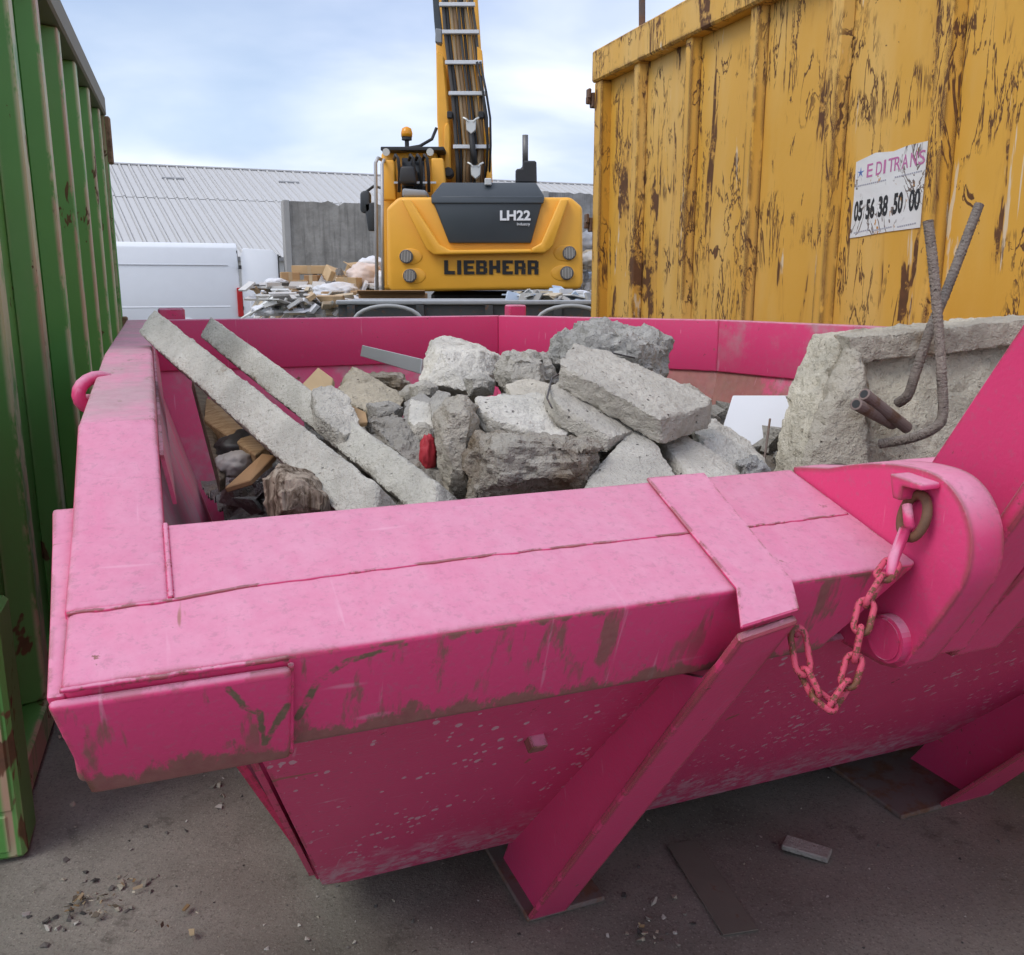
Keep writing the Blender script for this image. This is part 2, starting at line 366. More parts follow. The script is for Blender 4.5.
# ================================================================== WAREHOUSE
UA = R(21.5)                                        # the skip, the shed, the van and the walls all lie along this bearing
shed_o = at(107, 164, 100); RZ = shed_o.z
shed = thing('warehouse', 'long low warehouse with a pale ribbed metal roof behind the white van', 'warehouse', (shed_o.x, shed_o.y, 0), UA)
def to_local(p, o, a): return rot2(Vector(p) - Vector((o[0], o[1], 0)), -a)
rr = ray(273, 257); RUN = 27.0
nv = Vector((-math.sin(UA), math.cos(UA), 0))
s_e = (-RUN + (Vector((shed_o.x, shed_o.y, 0))).dot(nv)) / rr.dot(nv); EZ = CAM_H + rr.z * s_e
def roof_mat():
    t = NT('pale roof sheet')
    c = t.mix(t.noise(.35, 5, .6, t.map((1, .3, .3))), (.44, .435, .425), (.53, .525, .515))
    return t.out(c, .55, t.bump(t.noise(3, 3), .1, .02), 0, .4)
RM = roof_mat()
PW = 1.0
def roof_sheet(y0, y1, lift):
    k = (RZ - EZ) / RUN; m = MB()
    z = lambda y: RZ + k * y + lift
    prof = [(0, 0), (.06, -.10), (.16, .12), (.28, .12), (.40, -.10), (.46, 0), (PW, 0)]
    a = m.verts([(x - .13 * y0, y0, z(y0) + q) for x, q in prof]); b = m.verts([(x - .13 * y1, y1, z(y1) + q) for x, q in prof])
    for i in range(len(prof) - 1): m.bm.faces.new((a[i], a[i + 1], b[i + 1], b[i]))
    return m.done()
lo_me, hi_me = roof_sheet(-RUN, -11.2, 0), roof_sheet(-11.25, 0, .05)
for i in range(-24, 78):
    for me in (lo_me, hi_me):
        o = link('roof_panel', me, shed, RM); o.location = (i * PW, 0, 0)
box('ridge_cap', (-20 * PW, -.25, RZ + .02), (78 * PW, .35, RZ + .2), plain('ridge', (.52, .51, .50)), shed, .03)
box('gutter', (-20 * PW, -RUN - .3, EZ - .35), (78 * PW, -RUN - .02, EZ - .04), plain('gutter', (.20, .20, .20)), shed)
box('wall', (-20 * PW, -RUN + .1, 0), (78 * PW, -RUN + .4, EZ - .1), plain('shed wall', (.46, .45, .42), .8), shed)
box('wall', (-20 * PW, RUN - .4, 0), (78 * PW, RUN, EZ - .1), plain('shed wall', (.46, .45, .42), .8), shed)
MB().face([(-20 * PW, 0, RZ), (78 * PW, 0, RZ), (78 * PW, RUN, EZ), (-20 * PW, RUN, EZ)]).build('rear_roof', RM, shed)
for x0, yy in ((5.5, -4.6), (18, -4.3), (30, -4.3), (44, -4.6)):
    k = (RZ - EZ) / RUN
    MB().prism([(x0, yy, RZ + k * yy + .08), (x0 + 2.3, yy, RZ + k * yy + .08), (x0 + 2.3, yy - .25, RZ + k * (yy - .25) + .08), (x0, yy - .25, RZ + k * (yy - .25) + .08)], (0, 0, .14)).build('roof_hatch', plain('hatch', (.30, .30, .30)), shed)

# ================================================================== CONCRETE YARD WALLS
def yard_wall_mat(tint):
    t = NT('weathered yard concrete')
    c = t.mix(t.step(t.noise(2.2, 5, .65), .3, .7), tuple(x * .72 for x in tint), tuple(x * 1.15 for x in tint))
    c = t.mix(t.mul(t.step(t.noise(3.2, 5, .6, t.map((3.5, 1, .22))), .47, .66), .55), c, tuple(x * .42 for x in tint))
    return t.out(c, .92, t.bump(t.noise(14, 5, .7), .6, .03), 0, .2)
def wall_panel(px0, px1, py, s, label, tint, ztop=None, wedge=0):
    p = at(px0, py, s); q = at(px1, py, s); L = (q - p).length / math.cos(UA) * 1.0
    o = thing('concrete_wall', label, 'wall', (p.x, p.y, 0), UA)
    m = MB(); n = 22; zt = p.z
    for k in range(n):
        pass
    prof = [(0, 0), (L, 0)] + [(L - L * i / n, zt + (.05 * noise.noise(Vector((i * .9, s, 0))) - (.07 if i % 9 == 4 else 0)) * (0 < i < n)) for i in range(n + 1)]
    m.prism([(x, 0, z) for x, z in prof], (0, .28, 0)).build('panel', yard_wall_mat(tint), o)
    box('post', (-.14, -.05, 0), (-.002, .33, zt + .02), plain('post concrete', (.36, .35, .33), .9), o, .01)
    return o
wall_panel(289, 402, 201, 20, 'tall weathered grey concrete wall panel between the van and the yellow machine', (.33, .315, .285))
wall_panel(548, 668, 192, 21, 'grey concrete wall behind the right edge of the yellow machine', (.31, .305, .295))

# ================================================================== WHITE VAN
WHITE = lambda: plain('white van paint', (.76, .78, .80), .35, 0, .03)
vo = at(237, 243, 20)
van = thing('delivery_van', 'white panel van parked side-on with a rear door swung open', 'van', (vo.x, vo.y, 0), UA)
VH = vo.z
sec = [(0, .42), (0, 1.25), (.06, 1.9), (.14, VH - .10), (.24, VH), (1.76, VH), (1.86, VH - .10), (1.94, 1.9), (2.0, 1.25), (2.0, .42)]
m = MB(); m.prism([(-4.4, y, z) for y, z in sec], (4.4, 0, 0)); m.build('body', WHITE(), van, .02, 2)
cab = [(-4.4, .42), (-4.4, VH), (-4.75, VH - .06), (-5.5, 1.55), (-6.05, 1.25), (-6.15, .95), (-6.15, .42)]
MB().prism([(x, .04, z) for x, z in cab], (0, 1.92, 0)).build('cab', WHITE(), van, .04, 2)
MB().prism([(-4.78, .03, 2.1), (-5.35, .03, 1.6), (-4.6, .03, 1.6), (-4.6, .03, 2.1)], (0, .02, 0)).build('side_window', plain('van glass', (.03, .035, .04), .1), van)
box('bumper', (-4.3, -.02, .28), (.08, 2.02, .44), plain('van plastic', (.03, .03, .032), .6), van, .02)
for z0 in (1.02,): MB().prism([(-4.2, -.012 if z0 < 1.5 else .03, z0), (-.22, -.012 if z0 < 1.5 else .03, z0), (-.22, .01 if z0 < 1.5 else .08, z0 + .05), (-4.2, .01 if z0 < 1.5 else .08, z0 + .05)], (0, .03, -.03)).build('swage_line', WHITE(), van, .008)
MB().box((-4.2, .045, 1.925), (-.22, .09, 1.935)).build('panel_seam', plain('seam grey', (.42, .43, .45)), van)
MB().prism([(-2.1 + 1.15 * c, -.015, .62 + d) for c, d in ((0, -.25), (0, .05), (.12, .17), (.88, .17), (1, .05), (1, -.25))], (0, .05, 0)).build('wheel_arch', WHITE(), van, .01)
for x0 in (-1.5, -5.2):
    for y0, d in ((.0, 1), (2.0, -1)):
        w = MB().lathe((x0, y0, .36), (0, d, 0), [(.20, .0), (.34, .0), (.36, .03), (.36, .2), (.3, .22)], 24).build('wheel', BLACK(), van, smooth=False)
        MB().lathe((x0, y0, .36), (0, -d, 0), [(.2, .001), (.19, .012), (.05, .02)], 16).build('rim', steel(), w)
rear = MB().box((-.02, .12, .44), (.006, 1.0, VH - .16)).box((-.02, 1.04, .44), (.006, 1.9, VH - .16))
rear.build('rear_opening', plain('van interior', (.05, .05, .052), .8), van)
box('tail_light', (-.07, -.05, .80), (.05, .10, 1.44), plain('red lens', (.42, .015, .018), .25), van, .015)
box('tail_light', (-.04, 1.90, .86), (.035, 2.03, 1.42), plain('red lens', (.42, .015, .018), .25), van, .015)
dr = MB(); dw = .86
dr.prism([(.05, -.03, .50), (dw - .04, -.09, .50), (dw, -.09, .62), (dw, -.09, VH - .28), (dw - .12, -.05, VH - .14), (.11, .02, VH - .11), (.05, -.03, VH - .3)], (.02, .06, 0))
door = dr.build('rear_door', WHITE(), van, .012, 2)
box('hinge', (.0, -.045, 1.85), (.06, .02, 1.93), plain('van plastic', (.03, .03, .032), .6), door)
box('hinge', (.0, -.045, .95), (.06, .02, 1.03), plain('van plastic', (.03, .03, .032), .6), door)
MB().prism([(.20, -.115, .78), (.74, -.125, .78), (.74, -.125, 1.06), (.30, -.105, 1.06), (.20, -.11, 1.2)], (0, .05, 0)).build('door_moulding', WHITE(), door, .015)
box('door_seal', (dw - .005, -.10, .6), (dw + .02, -.01, VH - .24), plain('van plastic', (.03, .03, .032), .6), door)
for k in range(5): box('badge_letter', (.34 + .07 * k, -.130, .70), (.385 + .07 * k, -.115, .735), plain('van plastic', (.03, .03, .032), .6), door)

# ================================================================== MATERIAL HANDLER (yellow machine with a tall boom)
ORANGE = lambda: plain('machine yellow', (.86, .42, .040), .42, 0, .10, 2.2)
DGREY = lambda: plain('machine grey', (.052, .062, .070), .4, 0, .1, 3)
DARK = lambda: plain('dark machine steel', (.022, .022, .023), .55)
es = 11.4
eo = at(485, 285, es)
ex = thing('material_handler', 'yellow wheeled material handler with dark engine hood and raised hose-covered boom', 'excavator', (eo.x, eo.y, 0), 0)
def E(px, py, y=0.0):                                # point of the machine at a pixel of its rear view, y metres behind the rear plane
    n = ray(px, py); s = (eo.y + y) / n.y; p = Vector((0, 0, CAM_H)) + n * s
    return Vector((p.x - eo.x, y, p.z))
# counterweight body
out = [(391, 292), (387, 284), (386.5, 208), (398, 197), (571, 197), (582.5, 207), (583, 282), (580, 289)]
MB().prism([E(*q, .12) for q in out], (0, 1.25, 0)).build('counterweight', ORANGE(), ex, .045, 3)
for pts in ([(401, 199), (410, 199), (439, 244), (450, 250), (531, 249), (533, 253), (434, 255), (426, 249)], [(569, 199), (560, 199), (541, 243), (531, 248.5), (532, 253), (545, 253), (553, 246)]):
    MB().prism([E(*q, -.01) for q in pts], (0, .2, 0)).build('moulded_ridge', ORANGE(), ex, .02, 2)
MB().prism([E(*q, .06) for q in [(432, 196), (543, 196), (542, 203), (531, 243), (449, 243), (433.5, 203)]], (0, .4, 0)).build('hood_panel', DGREY(), ex, .015, 2)
hb = [E(*q, .05) for q in [(431, 197), (432, 203.5), (543.5, 203.5), (544.5, 197)]]
ht = [E(*q, .5) for q in [(441, 183), (431, 197), (544.5, 197), (536.5, 182)]]
m = MB(); f0 = [E(431, 196, .05), E(431.5, 203.5, .04), E(543.5, 203.5, .04), E(544.5, 196, .05), E(536, 182.5, .22), E(442, 182.5, .22)]
m.hexa(f0, [p + Vector((0, 1.3, 0)) for p in f0]).build('hood_top', DGREY(), ex, .015, 2)
MB().prism([E(*q, .12) for q in [(484.5, 185), (491.5, 185), (491.5, 178), (484.5, 178)]], (0, .1, 0)).build('rear_camera', plain('light grey', (.55, .55, .53)), ex, .01)
for (px, py) in ((406, 256.5), (409.5, 275.7), (569.5, 253), (567, 273)):
    c = E(px, py, .06); dx = .055 if px < 480 else -.055
    lamp = MB().lathe(c + Vector((0, .08, 0)), (0, -1, 0), [(.086, 0), (.086, .065), (.07, .078), (.07, .05)], 24).build('exhaust_grille', plain('grille grey', (.12, .115, .11), .5), ex)
    g_ = MB()
    for k in range(-3, 4):
        w = math.sqrt(max(0, .07 ** 2 - (k * .019) ** 2))
        g_.box((c.x + k * .019 - .004, c.y - .005, c.z - w), (c.x + k * .019 + .004, c.y + .02, c.z + w))
    g_.build('grille_bars', plain('grille light', (.50, .47, .42), .5), lamp)
    rec = []
    for k in range(20):
        a = k * math.pi / 10; rec.append(Vector((c.x + dx * .9 + .155 * math.cos(a), c.y + .052, c.z + .105 * math.sin(a))))
    MB().prism(rec, (0, .03, 0)).build('grille_surround', ORANGE(), ex, .02, 2)
# lettering on the counterweight, block capitals, two of them half torn away
A_, B_ = E(443.6, 274.3, .11), E(539.8, 260.3, .11)
LETH, LETW = B_.z - A_.z, (B_.x - A_.x) / 8
st = .22
GLY = {'L': [(0, 0, .28, 1), (0, 0, .78, .24)], 'I': [(.26, 0, .56, 1)], 'E': [(0, 0, .28, 1), (0, 0, .78, .22), (0, .40, .70, .60), (0, .78, .78, 1)],
       'B': [(0, 0, .28, 1), (0, 0, .70, .20), (0, .42, .70, .60), (0, .80, .68, 1), (.54, .08, .82, .46), (.54, .56, .78, .92)],
       'H': [(0, 0, .28, 1), (.54, 0, .82, 1), (0, .39, .8, .61)],
       'R': [(0, 0, .28, 1), (0, .80, .7, 1), (0, .38, .7, .57), (.54, .46, .80, .92), (.50, 0, .80, .40)]}
ADV = [1.0, .62, 1.03, 1.08, 1.1, 1.02, 1.08, 1.07]; TOT = sum(ADV); LETW = (B_.x - A_.x) / TOT
for i, ch in enumerate('LIEBHERR'):
    m = MB()
    for j, (x0, y0, x1, y1) in enumerate(GLY[ch]):
        if i == 5 and j == 2: x1 = .48                                 # worn letters
        if i == 6 and j == 3: y1 = .80
        if i == 4 and j == 1: y0 = .12
        x = A_.x + LETW * (sum(ADV[:i]) + .06 - (.22 if ch == 'I' else 0)); x0, x1 = x0 * 1.13, x1 * 1.13
        m.box((x + x0 * LETW,   .105 - .0004 * j, A_.z + y0 * LETH), (x + x1 * LETW, .14, A_.z + y1 * LETH))
    m.build('letter', plain('black lettering', (.012, .012, .012), .5), ex)
def letters(body, pa, pb, size, mat, parent, y, bold=.0):
    me = text_mesh(body, 1, bold, .004)
    xs_ = [v.co.x for v in me.vertices]; zs_ = [v.co.y for v in me.vertices]
    sx = (pb.x - pa.x) / (max(xs_) - min(xs_)); sz = (pb.z - pa.z) / (max(zs_) - min(zs_))
    for v in me.vertices: v.co = Vector((pa.x + (v.co.x - min(xs_)) * sx, y - .012 * (v.co.z > 0) + .02 * (v.co.z <= 0), pa.z + (v.co.y - min(zs_)) * sz))
    return link('lettering', me, parent, mat)
letters('LH22', E(500, 220.5, .05), E(530.6, 210.3, .05), 1, plain('white lettering', (.8, .8, .8), .5), ex, .055, .035)
letters('Industry', E(517, 226.3, .05), E(530, 222.7, .05), 1, plain('white lettering', (.8, .8, .8), .5), ex, .055, .01)
# cab and service side
cabm = MB().prism([E(*q, 1.5) for q in [(381, 290), (381, 152), (436, 150), (438, 200), (438, 290)]], (0, 1.9, 0)).build('cab', ORANGE(), ex, .04, 2)
MB().prism([E(*q, 1.46) for q in [(402, 198), (402, 158), (424, 158), (426, 198)]], (0, .1, 0)).build('rear_window', plain('cab glass', (.02, .024, .028), .12), cabm)
MB().prism([E(*q, 1.3) for q in [(380.5, 150.5), (380.5, 146.5), (444, 146.5), (444, 150.5)]], (0, 1.9, 0)).build('roof_rack', DARK(), ex, .01)
for px in (386, 430): MB().lathe(E(px, 152, 1.28), (0, 1, 0), [(.05, 0), (.05, .06)], 14).build('work_lamp', plain('lamp glass', (.5, .5, .46), .2), ex)
MB().prism([E(*q, 1.2) for q in [(381, 200), (381, 160), (394, 160), (396, 200)]], (0, .2, 0)).build('service_post', ORANGE(), ex, .02, 2)
MB().prism([E(*q, 1.2) for q in [(432, 196), (431, 158), (443, 158), (445, 180), (444, 196)]], (0, .3, 0)).build('service_post', ORANGE(), ex, .02, 2)
MB().prism([E(*q, .95) for q in [(399, 183), (400, 166), (414, 166), (416, 183)]], (0, .4, 0)).build('air_filter', DARK(), ex, .03, 2)
MB().prism([E(*q, .9) for q in [(402, 197), (402, 188), (426, 190), (428, 197)]], (0, .4, 0)).build('valve_block', plain('grey cast', (.25, .26, .27)), ex, .03, 2)
MB().prism([E(*q, 1.1) for q in [(394, 183.5), (394, 181.5), (436, 181.5), (436, 183.5)]], (0, .05, 0)).build('hose_clamp_bar', plain('galvanised', (.55, .56, .57), .4, .3), ex)
for k, px in enumerate((396, 411, 418, 425)):
    MB().tube([E(px - 2, 160, 1.25), E(px - .5, 155, 1.05), E(px + 2, 158, 1.0), E(px + 3.5, 172, 1.05), E(px + 3 + k % 2, 192, 1.15)], .022, 8).build('hydraulic_hose', BLACK(), ex, smooth=True)
rail = MB().tube([E(377, 292, 1.3), E(375.5, 163, 1.3), E(378, 158, 1.3), E(382, 160, 1.5)], .025, 8); rail.build('handrail', plain('grey pipe', (.42, .42, .42), .4, .2), ex, smooth=True)
MB().tube([E(383, 292, .9), E(382, 164, .9), E(384, 160, 1.2)], .022, 8).build('handrail', plain('grey pipe', (.42, .42, .42), .4, .2), ex, smooth=True)
for pts in ([(360, 193), (363, 190.5), (368, 190.5), (370.5, 194), (370.5, 210), (368, 213), (362, 213), (360, 210)], [(364, 203), (376, 202), (377, 231), (368, 231)]):
    MB().prism([E(*q, 1.6) for q in pts], (0, .1, 0)).build('mirror', plain('mirror shell', (.035, .04, .045), .45), ex, .02, 2)
MB().tube([E(366, 192, 1.65), E(374, 186, 1.6), E(381, 188, 1.55)], .02, 6).build('mirror_arm', DARK(), ex)
be = MB().lathe(E(407, 147, 1.5), (0, 0, 1), [(.03, 0), (.03, .08), (.07, .09), (.07, .13)], 16).build('beacon_base', DARK(), ex)
MB().lathe(E(407, 147, 1.5) + Vector((0, 0, .13)), (0, 0, 1), [(.075, 0), (.08, .05), (.065, .11), (.02, .135)], 20).build('beacon', plain('amber lens', (.75, .30, .01), .15), be, smooth=True)
MB().tube([E(409, 148, 1.5), E(420, 146, 1.5), E(432, 139, 1.55), E(436.5, 128, 1.6)], .022, 8).build('cable', BLACK(), ex, smooth=True)
# exhaust
MB().prism([E(*q, .5) for q in [(515.5, 183), (515.5, 169), (522, 168), (523, 160.5), (536.5, 160.5), (537, 183)]], (0, .4, 0)).build('exhaust_box', DARK(), ex, .02)
MB().tube([E(525.3, 165, .7), E(525.3, 135, .7)], .038, 12).build('exhaust_pipe', plain('exhaust steel', (.17, .165, .16), .5, .5), ex, smooth=True)
# boom: rises and leans slightly to the left
D0, D1 = 1.9, 2.3
MB().hexa([E(440, 205, D0), E(492, 205, D0), E(492, 205, D0 + .9), E(440, 205, D0 + .9)], [E(433, -70, D1), E(473, -70, D1), E(473, -70, D1 + .7), E(433, -70, D1 + .7)]).build('boom', ORANGE(), ex, .03, 2)
MB().prism([E(*q, 1.75) for q in [(436, 50), (444, 56), (449, 120), (450, 146), (447, 172), (441, 172), (437, 120)]], (0, .3, 0)).build('boom_side_plate', ORANGE(), ex, .02)
MB().prism([E(*q, 1.7) for q in [(444, 180), (444, 126), (447, 122), (450, 126), (451, 180)]], (0, .5, 0)).build('boom_foot_plate', ORANGE(), ex, .02)
MB().prism([E(*q, 1.7) for q in [(486, 180), (484, 130), (490, 126), (492, 180)]], (0, .5, 0)).build('boom_foot_plate', ORANGE(), ex, .02)
MB().prism([E(*q, 1.85) for q in [(430, -40), (434, -40), (442, 30), (441, 44), (436, 42), (434, 20)]], (0, .15, 0)).build('boom_guard', DGREY(), ex, .01)
MB().prism([E(*q, 1.72) for q in [(435, 42), (435.5, 28), (442, 29), (442, 43)]], (0, .1, 0)).build('junction_box', plain('grey cast', (.25, .26, .27)), ex, .01)
bars = [(439, 475, -27), (439, 475, 4), (442, 479, 31.5), (445, 482, 62), (448.5, 486, 93), (453, 490.5, 146.5)]
for x0, x1, y0 in bars:
    MB().prism([E(*q, 1.62) for q in [(x0, y0 + 2), (x0, y0 - 2), (x1, y0 - 2), (x1, y0 + 2)]], (0, .07, 0)).build('hose_clamp_bar', plain('galvanised', (.62, .63, .64), .35, .2), ex, .006)
random.seed(5)
HB = [plain('grey hose', (.07, .065, .06), .6), plain('brown hose', (.24, .15, .075), .6), plain('dusty hose', (.36, .26, .15), .7), BLACK()]
for k in range(9):
    f = (k + .5) / 9; ph = random.uniform(0, 6)
    pts = []
    for (x0, x1, y0) in bars: pts.append(E(x0 + 2 + (x1 - x0 - 3) * f + .6 * math.sin(ph + y0), y0, 1.72 + .03 * math.sin(ph)))
    pts.append(E(456 + 31 * f, 165, 1.75)); pts.append(E(456 + 30 * f, 195, 1.8))
    MB().tube(pts, .024 if k % 3 else .032, 6).build('hydraulic_hose', HB[(k * 7) % 4], ex, smooth=True)
for k, off_ in enumerate((0, 3.2)):
    MB().tube([E(477 + off_, 62, 1.62), E(483 + off_, 92, 1.55), E(487 + off_, 118, 1.55), E(487.5 + off_, 146, 1.6), E(486 + off_, 180, 1.75)], .018, 6).build('hydraulic_hose', BLACK(), ex, smooth=True)
MB().prism([E(*q, 1.66) for q in [(478, 76), (477, 46), (482, 50), (484, 76)]], (0, .3, 0)).build('boom_bracket', ORANGE(), ex, .01)
for (cx_, cy_) in ((471, 122), (475.5, 167)):
    m = MB().prism([E(*q, 1.55) for q in [(cx_ - 4.5, cy_ + 8), (cx_ - 5, cy_ - 2), (cx_ + 5, cy_ - 2), (cx_ + 4.5, cy_ + 8), (cx_, cy_ + 12)]], (0, .12, 0))
    for sg in (-1, 1): m.tube([E(cx_ + sg * 2, cy_, 1.55), E(cx_ + sg * 5, cy_ - 3, 1.55), E(cx_ + sg * 8, cy_ - 4.5, 1.58)], .017, 6)
    m.build('hose_manifold', plain('light fitting', (.62, .63, .60), .4, .2), ex, .008)
MB().tube([E(471, 132, 1.6), E(473, 150, 1.55), E(475, 164, 1.55)], .04, 8).build('hydraulic_hose', BLACK(), ex, smooth=True)
for (px, py) in ((449.5, 114), (481, 114)): MB().prism([E(*q, 1.6) for q in [(px - 2.5, py - 3), (px + 2.5, py - 3), (px + 2.5, py + 4), (px - 2.5, py + 4)]], (0, .1, 0)).build('work_lamp', DARK(), ex, .01)
MB().lathe(E(448, 172, 1.4), (0, 1, 0), [(.05, 0), (.07, .03), (.07, .25)], 14).build('pivot_pin', DARK(), ex)
# undercarriage
box('turntable', (-.75, .7, 1.08), (.75, 2.6, 1.42), DARK(), ex, .05)
box('chassis', (-.6, -.3, .6), (.6, 3.6, 1.05), DARK(), ex, .05)
for y0 in (.2, 3.0):
    box('axle', (-1.1, y0 - .12, .42), (1.1, y0 + .12, .66), DARK(), ex, .03)
    for sx in (-1, 1):
        w = MB().lathe((sx * .75, y0, .53), (sx, 0, 0), [(.3, 0), (.48, .02), (.53, .08), (.53, .34), (.48, .42), (.3, .44)], 28).build('wheel', BLACK(), ex, smooth=False)
        MB().lathe((sx * 1.17, y0, .53), (sx, 0, 0), [(.31, 0), (.3, .03), (.12, .02), (.1, .05)], 20).build('rim', plain('light rim', (.5, .5, .48)), w)

# ================================================================== DARK LOW CONTAINER in front of the machine
do = at(338, 300, 9.3)
dk = thing('low_container', 'low dark grey steel container with a pale top rail under the yellow machine', 'container', (do.x, do.y, 0), 0)
DW = at(640, 300, 9.3).x - do.x; DZ = do.z
DK = lambda: steel((.075, .078, .08), .55, .25)
box('rear_wall', (0, .0, .12), (DW, .05, DZ - .05), DK(), dk)
box('front_wall', (0, 1.0, .12), (DW, 1.05, DZ - .05), DK(), dk)
box('end_wall', (.0, .052, .12), (.05, .998, DZ - .06), DK(), dk)
box('end_wall', (DW - .05, .052, .12), (DW, .998, DZ - .06), DK(), dk)
box('floor', (.02, .02, .10), (DW - .02, 1.03, .16), DK(), dk)
box('top_rail', (-.02, -.04, DZ - .048), (DW + .02, .07, DZ), plain('galvanised rail', (.38, .39, .40), .4, .3), dk, .012)
box('top_rail', (-.02, .98, DZ - .048), (DW + .02, 1.09, DZ), plain('galvanised rail', (.38, .39, .40), .4, .3), dk, .012)
for k in range(5): box('rib', (.1 + k * (DW - .28) / 4, -.045, .12), (.18 + k * (DW - .28) / 4, -.001, DZ - .05), DK(), dk)
for k in range(2): box('foot', (.2 + k * (DW - .6), .1, 0), (.4 + k * (DW - .6), .95, .11), DK(), dk)
for i, px in enumerate((388, 571)):
    c = at(px, 320, 9.0); pts = []
    for k in range(13):
        a = math.pi * k / 12; pts.append((c.x - .34 * math.cos(a), c.y, c.z + .16 * math.sin(a) - .02))
    o = thing('pale_pipe', ('bent pale plastic pipe arching behind the pink far wall, left one', 'bent pale plastic pipe arching behind the pink far wall, right one')[i], 'pipe', (c.x, c.y, 0), 0, 'pale pipes behind the skip')
    MB().tube([(x - c.x, 0, z) for x, y, z in [(c.x - .34, 0, 0)] + pts + [(c.x + .34, 0, 0)]], .020, 10).build('pipe', plain('pale plastic', (.36, .37, .37), .5), o, smooth=True)

# ================================================================== RUBBISH BEHIND THE SKIP
def mound(name, label, cx0, cy0, rx, ry, h, mat, seed, n=44):
    m = MB(); rows = []
    for j in range(n + 1):
        row = []
        for i in range(n + 1):
            a, b = 2 * i / n - 1, 2 * j / n - 1; d = math.hypot(a, b)
            x, y = cx0 + rx * a, cy0 + ry * b
            q = max(0, 1 - d ** 2.2); z = h * q ** .6 * (1 + .35 * noise.fractal(Vector((x * 1.7, y * 1.7, seed)), .8, 2, 4)) + .10 * abs(noise.noise(Vector((x * 6, y * 6, seed)))) * (q > 0)
            row.append(m.bm.verts.new((x, y, z - .02)))
        rows.append(row)
    for j in range(n):
        for i in range(n): m.bm.faces.new((rows[j][i], rows[j][i + 1], rows[j + 1][i + 1], rows[j + 1][i]))
    o = m.build(name, mat); o['kind'] = 'stuff'; tag(o, label, 'rubbish'); return o
def litter_mat(name, cols, scale=5):
    t = NT(name); c = t.voro(scale, t.map((1, 1.4, 1.2)), out='Color'); s = t.xyz(c)[0]
    col = None
    for i, k in enumerate(cols): col = k if col is None else t.mix(t.math('GREATER_THAN', s, i / len(cols)), col, k)
    return t.out(t.mix(t.noise(40, 3), col, (.25, .22, .18)) if False else col, .7, t.bump(t.noise(18, 5, .7), .8, .05), 0, .3)
LM = litter_mat('litter', [(.50, .49, .47), (.36, .26, .16), (.62, .62, .62), (.20, .19, .18), (.55, .50, .42), (.07, .07, .075), (.42, .42, .44)], 7)
LM2 = litter_mat('paper litter', [(.62, .63, .66), (.40, .38, .34), (.55, .62, .70), (.30, .30, .30), (.68, .68, .68), (.50, .46, .40)], 7)
pc = at(338, 300, 15.0); mound('rubbish_heap', 'heap of mixed paper, wood and plastic rubbish beside the white van', pc.x, pc.y + .4, 1.75, 1.9, 1.55, LM, 3)
pc2 = at(600, 280, 15.5); mound('rubbish_heap', 'heap of pale scrap and paper right of the yellow machine', pc2.x + .5, pc2.y + .3, 2.2, 1.7, 2.2, LM2, 8)
pc3 = at(130, 335, 7.5); mound('rubbish_heap', 'low pile of pale litter on the ground by the green container end', pc3.x - .1, pc3.y + .5, .8, 1.2, .95, LM2, 5, 24)

random.seed(11)
def crate(name, label, px, py, s, w, h, d, rz, mat, cat, group, flaps=False):
    c = at(px, py, s); o = thing(name, label, cat, (c.x, c.y, c.z - h / 2), rz, group)
    MB().box((-w / 2, -d / 2, 0), (w / 2, d / 2, h)).build('body', mat, o, .008)
    if flaps: MB().prism([(-w / 2, -d / 2 - .004, h - .01), (w / 2, -d / 2 - .004, h - .01), (w / 2, -d / 2 - .14, h + .03), (-w / 2, -d / 2 - .14, h + .03)], (0, .006, .008)).build('flap', mat, o)
    else: box('tape', (-.03, -d / 2 - .003, .004), (.03, d / 2 + .003, h + .003), plain('packing tape', (.48, .36, .22), .3), o)
    return o
CB, CB2, CB3 = cardboard(), cardboard((.52, .37, .21)), cardboard((.34, .20, .10))
BG = 'cardboard boxes on the rubbish heap'
crate('cardboard_box', 'long flat cardboard box lying on top against the concrete wall', 311, 270, 15, .58, .14, .35, .05, CB2, 'box', BG)
crate('cardboard_box', 'small cardboard box under the long flat one, leftmost', 301, 285, 14.6, .26, .16, .25, .1, CB, 'box', BG)
crate('cardboard_box', 'small dark cardboard box in the middle of the stack', 314, 280.5, 14.6, .24, .17, .25, -.2, CB3, 'box', BG)
o = crate('cardboard_box', 'largest cardboard box tipped on its corner by the wall', 334, 279, 14.7, .42, .28, .4, .5, CB2, 'box', BG); o.rotation_euler = (.3, .35, .5)
o = crate('cardboard_box', 'open cardboard box leaning left of the yellow machine', 357, 272, 15, .36, .2, .3, -.4, CB2, 'box', BG, True); o.rotation_euler = (.1, .5, -.4)
o = crate('cardboard_box', 'wide brown carton lying under the corner of the yellow machine', 394, 300, 10.8, .78, .16, .5, .04, CB3, 'box', BG, True)
crate('cardboard_box', 'square cardboard box at the left end of the heap top', 290, 279, 14.8, .3, .22, .3, .3, CB, 'box', BG)
crate('cardboard_box', 'pale cardboard box half sunk beside the printed sack', 349, 284, 14.2, .34, .2, .3, -.15, CB2, 'box', BG)
